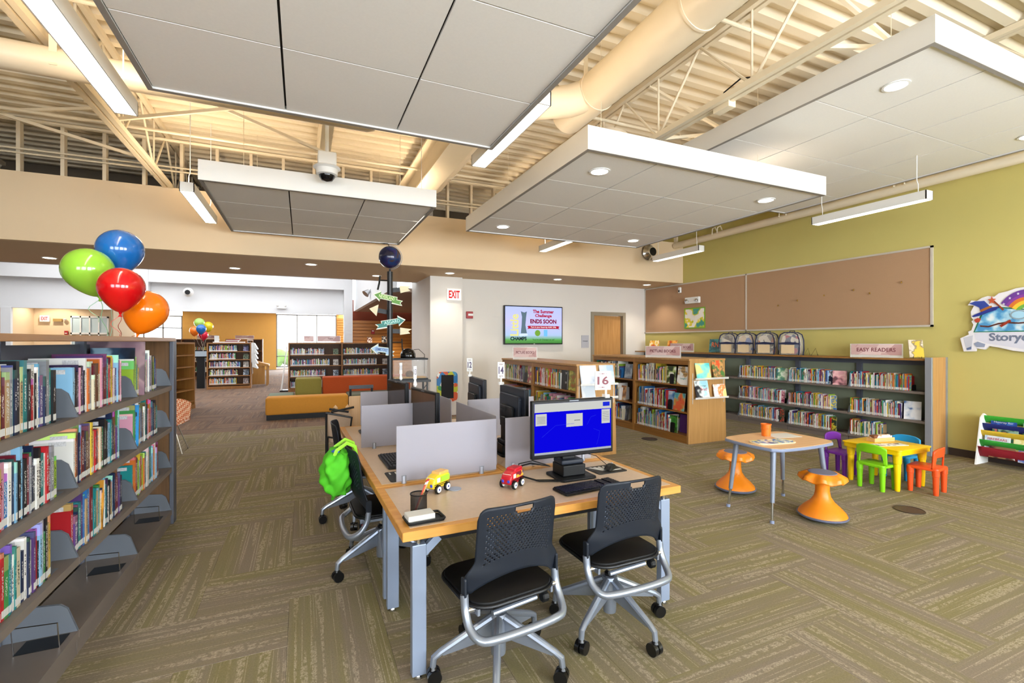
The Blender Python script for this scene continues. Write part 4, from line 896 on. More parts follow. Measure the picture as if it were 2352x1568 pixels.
for i in range(6):
    a, b = GB[i] + 0.004, GB[i + 1] - 0.004
    MB().box(XR - 0.03, XR - 0.02, a, b, 0.1, 1.36).build('back_panel', M_backp, gw)
    MB().box(XR - 0.07, XR - 0.03, a, b, 1.28, 1.355).build('cross_rail', M_grey, gw)
    MB().box(XR - 0.075, XR - 0.03, b - 0.04, b + 0.04, 0.0, 1.36).build('upright_post', M_grey, gw)
    MB().box(XF2 + 0.02, XR - 0.03, a, b, 0, GZ[0] - 0.02).build('base_kick', M_shelf, gw)
    for z in GZ:
        s = MB().box(XF2 + 0.006, XR - 0.03, a, b, z - 0.02, z).box(XF2, XF2 + 0.006, a, b, z - 0.035, z).build('shelf', M_shelf, gw)
        for yy in (a, b - 0.003): MB().prism([(XF2 + 0.005, z), (XR - 0.04, z), (XR - 0.04, z + 0.14), (XF2 + 0.05, z + 0.11)], yy, yy + 0.003, 'y').build('shelf_bracket', M_bracket, s)
    for k, z in enumerate(GZ):
        f = {(0, 2): 0.76, (0, 1): 0.66, (0, 0): 0.42, (1, 2): 0.66, (1, 1): 0.7, (1, 0): 0.7, (2, 2): 0.8, (2, 1): 0.85, (2, 0): 0.82}.get((i, k), 0.5)
        stuff_row((XF2 + 0.02, b - 0.015, z), R(-90), (b - a) * f, True, 0.2, 0.255, 0.006, 0.016, 0.17)
        bel = thing('book_support', 'black wire book support on %s easy reader shelf, bay %s from the end panel' % (['bottom', 'middle', 'upper'][k], ORD[i]), 'bookend', (XF2 + 0.06, b - (b - a) * f - 0.12, z), group='black supports on the easy reader shelves')
        MB().box(0, 0.09, -0.06, 0.06, 0, 0.003).build('foot_plate', M_black, bel); MB().prism(roundrect(0.09, 0.09, 0.02, 3, 0.045, 0.045), 0.06, 0.064, 'y').build('support_plate', M_black, bel)
def wallbook(label, y, z, w, h, m, rz=-90, x=8.29, tilt=10, words=()): return faceout(label, (x, y, z + 0.003), w, h, R(rz), R(tilt), m, words=words)
wallbook('pink book with a brown lizard on the upper easy reader shelf', 5.06, 0.905, 0.2, 0.24, printmat('cov_liz', ['c98f94', 'd6a6a4', 'c08088', '5a2f38'], 6, seed=4), -62)
wallbook('pale green dinosaur book on the upper easy reader shelf', 6.1, 0.905, 0.17, 0.23, printmat('cov_dino', ['b8c4b0', 'cfd8c4', '6a9a70', '4a7a70'], 7, seed=7), -62)
wallbook('blue and white display book on the middle shelf near the end panel', 4.02, 0.478, 0.2, 0.27, printmat('cov_wht', ['e6e6ea', 'dfe0e6', 'c4ccda', '4a6aa0'], 7, seed=5), -70)
for k, (y, z, c1, c2) in enumerate(((4.12, 0.905, '2f6fae', '8fb04a'), (5.24, 0.905, '23243a', 'd8d8e0'), (4.24, 0.478, 'dfe3ea', '3f5a9a'), (5.2, 0.478, '4a7ab8', 'd8c84a'), (5.2, 0.12, 'c8b83a', '2a3a2a'), (6.25, 0.905, '6a7a5a', 'c4cca0'), (6.15, 0.478, '8a2a4a', 'd8a0a8'), (6.16, 0.12, '2a4a38', 'b84a3a'), (4.5, 0.12, '2a7a8a', 'd8e4e4'))):
    wallbook('%s cover facing out at the row end, %s easy reader shelf' % (['blue', 'black and white', 'white', 'periwinkle', 'yellow', 'grey green', 'wine red', 'dark green', 'teal'][k], {0.905: 'upper', 0.478: 'middle', 0.12: 'bottom'}[z]), y, z, 0.16, 0.23, printmat('cov_row%d' % k, [c1, c1, c2, c1, c2], 9, seed=k), -86, tilt=2)
# things on top of the wall shelving
ZT2 = 1.388
def topbook(label, y, w, h, m, rz=-65, words=(), x=8.33):
    o = faceout(label, (x, y, ZT2 + 0.02), w, h, R(rz), R(18), m, words=words, t=0.02)
    s = tag(place('book_easel', None, None, (x, y, ZT2), (0, 0, R(rz))), 'black wire easel holding the %s' % label.split(' on ')[0].split(' standing')[0], 'book easel')
    for sx in (-0.05, 0.05): MB().tube([(sx, -0.02, 0.03), (sx, -0.02, 0.004), (sx, 0.1, 0.004), (sx * 0.6, 0.06, 0.15)], 0.003, 6).build('easel_wire', M_black, s, smooth=True)
    return o
topbook('yellow picture book on top of the wall shelving at its far end', 9.75, 0.27, 0.27, printmat('cov_yy', ['f0c83a', 'f2e8d0', 'e8b030', 'c84a3a'], 8, seed=2), -70)
topbook('orange picture book on top of the wall shelving', 9.1, 0.25, 0.27, printmat('cov_oo', ['e8923a', 'f0b060', 'e0a040', 'c85a2a'], 8, seed=5), -70)
topbook('teal book with orange letters on top of the wall shelving', 7.75, 0.24, 0.3, printmat('cov_tt', ['2f6a70', '3a7a80', '2a5a60', '3f8a8a'], 5, seed=5), -60, [('RN', 0, 0.17, 0.14, 0.11, mat('ink_orange', 'd8622a', 0.5))])
topbook('pale book with a yellow animal standing at the near end of the wall shelving', 3.98, 0.17, 0.27, printmat('cov_pp', ['c8b8a4', 'd8ccba', '8a7a5a', 'd8b83a'], 9, seed=5), -50)
be = thing('book_easel', 'empty black wire easel on top of the wall shelving', 'book easel', (8.36, 5.6, ZT2), R(-70))
for sx in (-0.06, 0.06):
    MB().tube([(sx - 0.05, -0.02, 0.02), (sx - 0.05, -0.02, 0.004), (sx, 0.05, 0.13), (sx + 0.05, -0.02, 0.004), (sx + 0.05, -0.02, 0.02)], 0.0035, 6).build('easel_wire', M_black, be, smooth=True)
# clear backpacks
M_vinyl = mat('clear_vinyl', 'eef2f6', 0.1, var=0.0, alpha=0.22); M_navy = mat('navy_trim', '1d2348', 0.6)
for k, (y, c, lbx) in enumerate(((7.38, ['c9bfae', 'e6d8bc', '9a8a70', '6a5a4a'], 'leftmost clear vinyl backpack on top of the wall shelving'), (6.95, ['e0c4a0', 'd8b890', 'e8d8c0', '6a7ab0'], 'second clear vinyl backpack with a tan card on the shelving'), (6.48, ['d8c8b0', 'e4d4bc', 'b86a3a', '7a6a5a'], 'third clear vinyl backpack on the shelving'), (5.98, ['d0c0a8', 'e0d0b8', 'b03a4a', '3a3a5a'], 'rightmost clear vinyl backpack with a red item inside'))):
    t = thing('clear_backpack', lbx, 'backpack', (8.36, y, ZT2), R(-78), 'clear backpacks on the wall shelving')
    prof = [(-0.17, 0), (0.17, 0), (0.185, 0.1), (0.18, 0.28), (0.15, 0.38), (0.08, 0.42), (-0.08, 0.42), (-0.15, 0.38), (-0.18, 0.28), (-0.185, 0.1)]
    MB().prism(prof, -0.09, 0.09, 'y').build('vinyl_body', M_vinyl, t, bevel=0.02, smooth=True)
    inn = [(x * 0.86, 0.02 + z * 0.86) for x, z in prof]
    MB().prism(inn, -0.04, 0.05, 'y').build('contents', printmat('pack%d' % k, c, 11, 'vor', seed=k), t)
    MB().tube([(x, -0.09, z) for x, z in prof[1:]], 0.010, 6).build('front_piping', M_navy, t, smooth=True); MB().tube([(x, 0.09, z) for x, z in prof[1:]], 0.010, 6).build('rear_piping', M_navy, t, smooth=True)
    MB().prism([(-0.18, 0.2), (0.18, 0.2), (0.18, 0.225), (0.0, 0.245), (-0.18, 0.225)], -0.115, -0.09, 'y').build('pocket_zip', M_navy, t)
    MB().box(-0.13, 0.1, -0.105, -0.098, 0.03, 0.19).build('paper_card', mat('card_tan', 'dcc29a', 0.7), t)
    MB().tube([(-0.05, 0.05, 0.41), (-0.04, 0.05, 0.45), (0.04, 0.05, 0.45), (0.05, 0.05, 0.41)], 0.008, 6).build('carry_loop', M_navy, t, smooth=True)
# ================================================================ COMPUTER DESKS
M_lam = mat('desk_laminate', 'c4ad95', 0.35, var=0.10, scale=40); M_edge = wood('desk_edge_wood', 'c08436', 'd29a4e', 0.4, 'X', 2.0)
M_leg = mat('desk_leg_grey', '8d9ab0', 0.4, metal=0.35, var=0.02)
DK = R(1.3); DX, DY = 0.43, 2.237
def dloc(x, y): return (DX + x * math.cos(DK) - y * math.sin(DK), DY + x * math.sin(DK) + y * math.cos(DK))
def desk(label, x0, x1, y0, y1, skip=()):
    p = dloc(x0, y0); t = thing('computer_desk', label, 'desk', (p[0], p[1], 0), DK, 'computer desks in the cluster'); W, L = x1 - x0, y1 - y0; e = 0.045
    MB().box(e, W - e, e, L - e, 0.7, 0.741).build('desktop', M_lam, t)
    m = MB()
    m.add([(0, 0, .695), (W, 0, .695), (W, L, .695), (0, L, .695), (0, 0, .74), (W, 0, .74), (W, L, .74), (0, L, .74), (e, e, .74), (W - e, e, .74), (W - e, L - e, .74), (e, L - e, .74), (e, e, .695), (W - e, e, .695), (W - e, L - e, .695), (e, L - e, .695)],
          [(0, 1, 5, 4), (1, 2, 6, 5), (2, 3, 7, 6), (3, 0, 4, 7), (4, 5, 9, 8), (5, 6, 10, 9), (6, 7, 11, 10), (7, 4, 8, 11), (0, 12, 13, 1), (1, 13, 14, 2), (2, 14, 15, 3), (3, 15, 12, 0)])
    m.build('edge_band', M_edge, t, bevel=0.003, segs=1)
    for k, (lx, ly) in enumerate(((0.09, 0.06), (W - 0.09, 0.06), (W - 0.09, L - 0.06), (0.09, L - 0.06))):
        if k in skip: continue
        l = MB().box(lx - 0.035, lx + 0.035, ly - 0.022, ly + 0.022, 0.02, 0.655).build('leg', M_leg, t, bevel=0.004)
        MB().tube([(lx, ly, 0.65), (lx, ly, 0.7)], 0.014, 12).build('leg_spigot', M_chrome, l, smooth=True); MB().lathe([(0.022, 0), (0.022, 0.012), (0.014, 0.025)], 14, (lx, ly)).build('glide_foot', M_chrome, l, smooth=True)
        s = 1 if lx < W / 2 else -1
        MB().bar((lx + s * 0.025, ly, 0.61), (lx + s * 0.1, ly, 0.675), 0.03, 0.04).build('brace', M_leg, l)
    MB().box(0.1, W - 0.1, 0.08, 0.12, 0.645, 0.69).box(0.1, W - 0.1, L - 0.12, L - 0.08, 0.645, 0.69).build('under_frame', M_blackmetal, t)
    return t
desk('front computer desk with a lit monitor, toy bus and toy fire truck', 0, 1.735, 0, 0.76); desk('left-hand computer desk behind the front one, green backpack chair beside it', 0, 0.865, 0.765, 3.05); desk('right-hand computer desk partly hidden by the lit monitor', 0.87, 1.735, 0.765, 3.05)
gm = tag(MB().lathe([(0, 0.742), (0.042, 0.742), (0.042, 0.745), (0, 0.746)], 20).build('cable_grommet', M_silver, None, (*dloc(0.43, 0.53), 0), smooth=True), 'round steel cable grommet in the front desktop', 'grommet')
# frosted dividers
M_frost = bpy.data.materials.new('frosted_acrylic'); M_frost.use_nodes = True
_nt = M_frost.node_tree; _b = _nt.nodes['Principled BSDF']; _b.inputs['Base Color'].default_value = (*hx('c2c0cb'), 1); _b.inputs['Roughness'].default_value = 0.45; _b.inputs['Transmission Weight'].default_value = 0.38
_tl = N(_nt, 'ShaderNodeBsdfTranslucent'); _tl.inputs[0].default_value = (*hx('e6e4ec'), 1); _mx = N(_nt, 'ShaderNodeMixShader'); _mx.inputs[0].default_value = 0.35
_no = N(_nt, 'ShaderNodeTexNoise'); _no.inputs['Scale'].default_value = 300; _bp = N(_nt, 'ShaderNodeBump'); _bp.inputs['Strength'].default_value = 0.05
_nt.links.new(_no.outputs['Fac'], _bp.inputs['Height']); _nt.links.new(_bp.outputs[0], _b.inputs['Normal'])
_nt.links.new(_b.outputs[0], _mx.inputs[1]); _nt.links.new(_tl.outputs[0], _mx.inputs[2]); _nt.links.new(_mx.outputs[0], _nt.nodes['Material Output'].inputs[0])
def divider(label, x0, y0, x1, y1, clips, z0=0.755, z1=1.105):
    a, b = Vector((*dloc(x0, y0), 0)), Vector((*dloc(x1, y1), 0)); an = math.atan2(b.y - a.y, b.x - a.x); L = (b - a).length
    t = thing('desk_divider', label, 'divider', (a.x, a.y, 0), an, 'frosted desk dividers')
    MB().box(0, L, -0.004, 0.004, z0, z1).build('frosted_panel', M_frost, t, bevel=0.001, segs=1)
    for c in clips: MB().lathe([(0.016, 0.741), (0.016, 0.79), (0.0, 0.79)], 16, (c * L, 0)).build('panel_clip', M_silver, t, smooth=True)
divider('frosted divider across the front desk behind the toy bus', 0.13, 0.785, 0.815, 0.785, (0.07, 0.84)); divider('frosted divider across the front desk behind the lit monitor', 0.885, 0.785, 1.6, 0.785, (0.08, 0.9))
divider('frosted divider between the two left-hand seats', 0.06, 1.87, 0.72, 1.87, (0.16, 0.9)); divider('frosted divider between the two right-hand seats', 1.0, 1.87, 1.68, 1.87, (0.1, 0.9))
divider('near half of the frosted spine divider between back-to-back desks', 0.868, 0.9, 0.868, 1.8, (0.1, 0.9)); divider('far half of the frosted spine divider between back-to-back desks', 0.868, 1.95, 0.868, 2.95, (0.1, 0.9))
divider('frosted divider at the far end of the desk cluster', 0.2, 2.98, 0.8, 2.98, (0.1, 0.9))

# monitors: screen faces local -Y
M_bezel = mat('bezel_black', '060608', 0.35, var=0.05, spec=0.25); M_backsh = mat('monitor_shell', '1e2430', 0.45, spec=0.35, var=0.06); M_off = mat('screen_off', '3b322c', 0.12, var=0.0)
def monitor(label, loc, rz, lit=False, W=0.56, H=0.355, z=0.885, num=None):
    t = thing('computer_monitor', label, 'monitor', (loc[0], loc[1], 0.741), rz, 'library computer monitors'); z -= 0.741
    MB().box(-W / 2, W / 2, -0.012, 0.02, z, z + H).build('bezel', M_bezel, t, bevel=0.006)
    MB().prism(roundrect(W * 0.78, H * 0.72, 0.03, 3, 0, z + H * 0.48), 0.02, 0.05, 'y').build('rear_shell', M_backsh, t, bevel=0.008)
    MB().box(-W / 2 + 0.004, W / 2 - 0.004, 0.018, 0.024, z + 0.004, z + H - 0.004).build('rear_panel', M_backsh, t)
    MB().prism(roundrect(W * 0.5, H * 0.45, 0.03, 3, 0, z + H * 0.36), 0.05, 0.075, 'y').build('mount_plate', M_black, t, bevel=0.006)
    sc = MB().box(-W / 2 + 0.018, W / 2 - 0.018, -0.0135, -0.012, z + 0.028, z + H - 0.02).build('screen', M_lit if lit else M_off, t)
    MB().box(-0.035, 0.035, -0.0135, -0.012, z + H - 0.014, z + H - 0.006).build('brand_plate', mat('plate_grey', '6a707c', 0.3), t)
    MB().box(-0.05, 0.05, 0.05, 0.1, 0.1, z + 0.12).build('stand_neck', M_black, t, bevel=0.01); MB().box(-0.085, 0.085, -0.0, 0.12, 0.085, 0.115).build('stand_hinge', M_backsh, t, bevel=0.01)
    MB().prism(roundrect(0.27, 0.24, 0.03, 3, 0, 0.03), 0.0, 0.014, 'z').build('stand_base', M_black, t, bevel=0.003)
    MB().box(-0.085, 0.085, -0.02, 0.13, 0.014, 0.085).build('mini_computer', M_black, t, bevel=0.006)
    if num:
        x = W / 2 - 0.05
        y = 0.0 if num == '16' else 0.03
        c = MB().box(x - 0.018, x + 0.018, y - 0.02, y + 0.02, z + H - 0.004, z + H + 0.02).tube([(x, y, z + H + 0.015), (x, y, z + H + 0.07)], 0.008, 8).build('sign_clip', M_acr, t, smooth=True)
        sg = (0.118, 0.128) if num == '16' else (0.06, 0.14)
        f = -1 if num == '16' else 1
        cd = MB().box(-sg[0] / 2, sg[0] / 2, -0.002, 0.002, 0, sg[1]).build('number_card', M_label, t, (x - 0.025 * (num == '16'), y, z + H + 0.05), (R(-30) - rz) if num != '16' else R(-8))
        rot = (R(90), 0, 0)
        text(num, sg[0] * 0.72, sg[1] * 0.45, K_maroon if num == '16' else mat('ink_violet', '4a3a5a', 0.5), cd, (0, -0.003, sg[1] * 0.5), rot)
        for dz in (0.86, 0.14): text('FAMILY' if num == '16' else 'READING', sg[0] * 0.5, sg[1] * 0.07, K_maroon, cd, (0, -0.003, sg[1] * dz), rot)
    return t, sc, z
M_lit = emitmat('screen_blue', hx('0a06d6'), 0.85)
t, sc, z = monitor('lit monitor with a bright blue screen on the front desk', dloc(1.222, 0.44), DK - R(1.5), True, 0.62, 0.375, 0.885, '16')
W, H = 0.62, 0.375
def panel(x0, x1, a, b, m, name, dy=0.0): return MB().box(x0, x1, -0.0145 - dy, -0.0140 - dy, z + a, z + b).build(name, m, sc)
S_grey = emitmat('scr_pale', hx('cfd0cc'), 0.75); S_task = emitmat('scr_task', hx('b7bcc8'), 0.7); S_line = emitmat('scr_line', hx('2a34e6'), 0.8)
panel(-W / 2 + .018, W / 2 - .018, H - 0.075, H - 0.02, S_grey, 'title_bar'); panel(-W / 2 + .018, W / 2 - .018, 0.028, 0.042, S_task, 'task_bar'); panel(W / 2 - 0.085, W / 2 - 0.03, H - 0.058, H - 0.03, emitmat('scr_badge', hx('1c2ac8'), 0.9), 'badge', 0.0006)
panel(-0.285, -0.205, H - 0.16, H - 0.085, S_grey, 'notice_card'); panel(-0.06, 0.065, H - 0.18, H - 0.095, S_grey, 'login_card'); panel(W / 2 - 0.095, W / 2 - 0.028, H - 0.175, H - 0.08, S_grey, 'notice_card')
m = MB()
for k in range(6): m.box(-0.275, -0.215, -0.0152, -0.0151, z + H - 0.105 - k * 0.008, z + H - 0.103 - k * 0.008).box(W / 2 - 0.088, W / 2 - 0.036, -0.0152, -0.0151, z + H - 0.1 - k * 0.011, z + H - 0.098 - k * 0.011)
m.box(0.0, 0.045, -0.0152, -0.0151, z + H - 0.142, z + H - 0.138).build('notice_print', emitmat('scr_ink', hx('6a6e74'), 0.6), sc)
MB().tube([(0.1, -0.0145, z + 0.2), (0.13, -0.0145, z + 0.25), (0.17, -0.0145, z + 0.26)], 0.0008, 4).tube([(0.15, -0.0145, z + 0.17), (0.2, -0.0145, z + 0.15), (0.19, -0.0145, z + 0.1), (0.175, -0.0145, z + 0.06)], 0.0008, 4).tube([(-0.24, -0.0145, z + 0.14), (-0.14, -0.0145, z + 0.21), (0.0, -0.0145, z + 0.215)], 0.0008, 4).build('map_outline', S_line, sc)
monitor('dark monitor at the nearer left-hand seat, its screen turned to the aisle', (0.923, 3.885), R(-90 + 8), z=0.885)
monitor('dark monitor at the farther left-hand seat beside the globe post', (0.88, 4.86), R(-90 + 8), z=0.885)
monitor('monitor seen from behind with card number 14', (1.57, 3.5), R(90 - 3), z=0.92, num='14'); monitor('farther monitor seen from behind with card number 12', (1.62, 4.5), R(90 - 5), z=0.92, num='12')
# keyboards, mice, mats
M_key = mat('key_black', '17181c', 0.4)
ME_key = MB().box(-0.0075, 0.0075, -0.0075, 0.0075, 0, 0.007).mesh('key', M_key)
def keyboard(label, loc, rz):
    t = thing('keyboard', label, 'keyboard', (*loc, 0.741), rz)
    MB().prism(roundrect(0.44, 0.15, 0.012, 3), 0.004, 0.016, 'z').build('keyboard_body', M_black, t, bevel=0.003, segs=1)
    me = MB()
    for r in range(6):
        for c in range(22):
            if c in (15, 18) and r < 5: continue
            x, y = -0.203 + c * 0.0193, 0.058 - r * 0.0215
            me.box(x - 0.008, x + 0.008, y - 0.008, y + 0.008, 0.016, 0.022)
    tag(me.build('keys', M_key, t), None, kind='stuff')
def mousepad(label, loc, rz, art=True):
    t = thing('mouse_mat', label, 'mouse mat', (*loc, 0.7412), rz)
    MB().prism(roundrect(0.24, 0.19, 0.02, 4), 0, 0.004, 'z').build('mat_pad', M_black, t)
    m = MB()
    if art:
        for k in range(5): m.add([(-0.1 + k * 0.035, 0.07 - k * 0.006, .0045), (-0.075 + k * 0.035, 0.075, .0045), (-0.03 + k * 0.012, -0.02, .0045), (-0.045 + k * 0.012, -0.03, .0045)], [(0, 1, 2, 3)])
        m.box(0.02, 0.1, -0.05, -0.03, .0042, .0045)
    else: m.box(-0.1, -0.02, -0.03, -0.015, .0042, .0045).box(-0.1, -0.05, -0.07, -0.06, .0042, .0045)
    m.build('mat_print', M_label, t)
def mouse(label, loc, rz):
    t = thing('computer_mouse', label, 'mouse', (*loc, 0.746), rz)
    m = MB().patch(lambda u, v: ((u - .5) * 0.062 * (1 - 0.25 * (2 * v - 1) ** 4), (v - .5) * 0.112, 0.036 * max(0.0, (1 - (2 * u - 1) ** 4)) ** .5 * max(0.02, 1 - (2 * v - 1.1) ** 2) ** .6 if 0 < u < 1 else 0), 12, 12)
    m.build('mouse_shell', M_black, t, smooth=True)
    MB().tube([(-0.004, 0.03, 0.03), (0.004, 0.03, 0.03)], 0.009, 12).build('scroll_wheel', M_silver, t)
keyboard('black keyboard in front of the lit monitor', dloc(1.18, 0.2), DK + R(4)); mousepad('black mouse mat with white rays beside the lit monitor', dloc(1.53, 0.5), DK); mouse('black mouse on the ray-printed mat', dloc(1.56, 0.49), R(-60))
keyboard('black keyboard behind the nearest frosted divider', dloc(0.22, 1.35), DK - R(90)); mousepad('black mouse mat at the nearer left-hand seat', dloc(0.2, 0.95), DK - R(90), False); mouse('black mouse at the nearer left-hand seat', dloc(0.25, 0.96), R(-90))
keyboard('black keyboard at the farther left-hand seat', dloc(0.22, 2.5), DK - R(90)); mousepad('black mouse mat at the farther left-hand seat', dloc(0.2, 2.05), DK - R(90), False)
cb_ = thing('cable_bundle', 'tangle of thin black cables beside the lit monitor base', 'cables', (*dloc(0.98, 0.5), 0.745))
for k in range(6):
    a = random.uniform(-.02, .02); MB().tube([(0.12, 0.05 + a, 0.06), (0.02 + a, 0.1, 0.09 + a), (-0.08, 0.1 + a * 3, 0.08), (-0.12 + a, 0.04, 0.03), (-0.02, -0.04 + a * 2, 0.004), (0.1, -0.09 + a * 2, 0.004), (0.13, -0.13 + a, 0.004)], 0.0028, 5).build('cable', M_black, cb_, smooth=True)
MB().tube([(0.45, 0.1, 0.1), (0.52, 0.09, 0.08), (0.56, 0.02, 0.03), (0.57, -0.03, 0.01)], 0.0025, 5).build('cable', M_black, cb_, smooth=True)
# pencil cup, tray, paper slips
pc = thing('pencil_cup', 'black wire mesh pencil cup on the desk corner', 'pencil cup', (0.56, 2.475, 0.741))
M_mesh = bpy.data.materials.new('wire_mesh'); M_mesh.use_nodes = True; _nt = M_mesh.node_tree; _b = _nt.nodes['Principled BSDF']; _b.inputs['Base Color'].default_value = (0.02, 0.018, 0.018, 1); _b.inputs['Metallic'].default_value = .5
_tc = N(_nt, 'ShaderNodeTexCoord'); _w = N(_nt, 'ShaderNodeTexChecker'); _w.inputs['Scale'].default_value = 420; _mr = N(_nt, 'ShaderNodeMapRange'); _mr.inputs[3].default_value = 0.2; _mr.inputs[4].default_value = 0.75
_nt.links.new(_tc.outputs['Object'], _w.inputs['Vector']); _nt.links.new(_w.outputs['Fac'], _mr.inputs[0]); _nt.links.new(_mr.outputs[0], _b.inputs['Alpha'])
MB().lathe([(0.043, 0.003), (0.043, 0.1), (0.042, 0.1), (0.042, 0.003)], 28).build('mesh_wall', M_mesh, pc, smooth=True)
for z_ in (0.002, 0.1):
    MB().tube([(0.043 * math.cos(R(a)), 0.043 * math.sin(R(a)), z_) for a in range(0, 361, 15)], 0.0035, 6).build('rim_wire', M_black, pc, smooth=True)
MB().lathe([(0.0, 0.0), (0.043, 0.0), (0.043, 0.003), (0.0, 0.003)], 20).build('cup_base', M_black, pc)
for k, (c, dx, lbx) in enumerate((('c8862e', 0.0, 'orange-brown pencil leaning in the mesh cup'), ('b23a2e', -0.012, 'red pencil leaning in the mesh cup'), ('e8d8c0', 0.012, 'cream pencil leaning in the mesh cup'), ('dca83a', 0.006, 'yellow pencil leaning in the mesh cup'))):
    t = thing('pencil', lbx, 'pencil', (0.56 + dx * 0.6 - 0.024, 2.475 - 0.015 + dx, 0.745)); d = Vector((0.075 + dx * .3, 0.025 + dx * .4, 0.16)).normalized()
    MB().tube([Vector((0, 0, 0)), d * 0.155], 0.0038, 6).build('pencil_shaft', mat('pencil_%d' % k, c, 0.4), t); MB().tube([d * 0.155, d * 0.168], 0.0042, 8).build('ferrule', M_chrome, t); MB().tube([d * 0.168, d * 0.18], 0.004, 8).build('eraser', mat('eraser_red', 'b0202a', 0.6), t)
tr = thing('paper_tray', 'small black plastic tray at the desk corner', 'tray', (0.562, 2.365, 0.7412), R(4))
MB().prism(roundrect(0.185, 0.115, 0.015, 4), 0, 0.004, 'z').build('tray_floor', M_black, tr)
MB().tube([(x, y, 0.012) for x, y in roundrect(0.187, 0.117, 0.015, 4) + [roundrect(0.187, 0.117, 0.015, 4)[0]]], 0.006, 6).build('tray_rim', M_black, tr, smooth=True)
sp = thing('paper_slips', 'block of white scrap paper slips on the black tray', 'paper', (0.54, 2.365, 0.7462), R(4))
MB().box(-0.068, 0.068, -0.04, 0.04, 0, 0.032).build('slip_block', M_label, sp, bevel=0.001, segs=1); MB().box(-0.066, 0.067, -0.039, 0.041, 0.0325, 0.0335).build('top_slip', M_label, sp)
# wooden toy vehicles
def toy(label, loc, rz, body, cab, roof, stripe, kind):
    t = thing('toy_' + kind, label, 'toy ' + ('bus' if kind == 'bus' else 'truck'), (*loc, 0.741), rz)   # front faces local -X
    MB().prism([(-0.075, 0.028), (0.075, 0.028), (0.075, 0.105), (-0.025, 0.105), (-0.065, 0.088), (-0.078, 0.06)], -0.037, 0.037, 'y').build('toy_body', body, t, bevel=0.012, segs=3, smooth=True)
    MB().prism([(-0.02, 0.1), (0.074, 0.1), (0.07, 0.118), (-0.012, 0.118)], -0.033, 0.033, 'y').build('toy_roof', roof, t, bevel=0.006)
    for s in (-1, 1):
        MB().box(-0.01, 0.07, s * 0.0385 - 0.001, s * 0.0385 + 0.001, 0.062, 0.095).build('side_panel', stripe, t)
        MB().box(-0.045, -0.018, s * 0.0385 - 0.001, s * 0.0385 + 0.001, 0.065, 0.09).build('door_window', cab, t)
        for k in range(2): MB().box(-0.07, 0.07, s * 0.039 - 0.001, s * 0.039 + 0.001, 0.044 + k * 0.009, 0.047 + k * 0.009).build('side_stripe', M_black, t)
        for wx in (-0.042, 0.042):
            wl = MB().lathe([(0.0, -0.009), (0.022, -0.009), (0.026, -0.005), (0.026, 0.005), (0.022, 0.009), (0.0, 0.009)], 22).build('wheel', M_black, t, (wx, s * 0.043, 0.026), smooth=True); wl.rotation_euler = (R(90), 0, 0)
            h = MB().lathe([(0.0, -0.0105), (0.018, -0.0105), (0.018, 0.0105), (0.0, 0.0105)], 20).build('wheel_face', M_whitepl, wl)
            MB().lathe([(0.0, -0.0115), (0.006, -0.0115), (0.006, 0.0115), (0.0, 0.0115)], 12).build('wheel_hub', mat('hub_blue', '2a3a8a', 0.4), wl)
        MB().lathe([(0.0, 0.004), (0.009, 0.002), (0.01, 0)], 12).build('headlamp', mat('lamp_blue', '3a4ac0', 0.3), t, (-0.076, s * 0.02, 0.05)).rotation_euler = (0, R(-90), 0)
    MB().prism([(-0.07, 0.072), (-0.06, 0.09), (-0.058, 0.088), (-0.068, 0.07)], -0.028, 0.028, 'y').build('windscreen', cab, t)
Y1, G1, R1, O1 = mat('toy_yellow', 'e3c22a', 0.35), mat('toy_green', '9fc83a', 0.35), mat('toy_red', 'b81728', 0.35), mat('toy_orange', 'e0b060', 0.35)
toy('yellow and green wooden toy bus on the front desk', dloc(0.325, 0.545), R(35), Y1, mat('toy_pane', 'bfe0e0', 0.3), O1, G1, 'bus'); toy('red wooden toy fire truck on the front desk', dloc(0.77, 0.43), R(35), R1, mat('toy_pane2', 'e8d8c8', 0.3), R1, printmat('toy_ladder', ['e0a83a', '7a2030', 'e0a83a', '3a2a70'], 40, 'vor'), 'fire_truck')

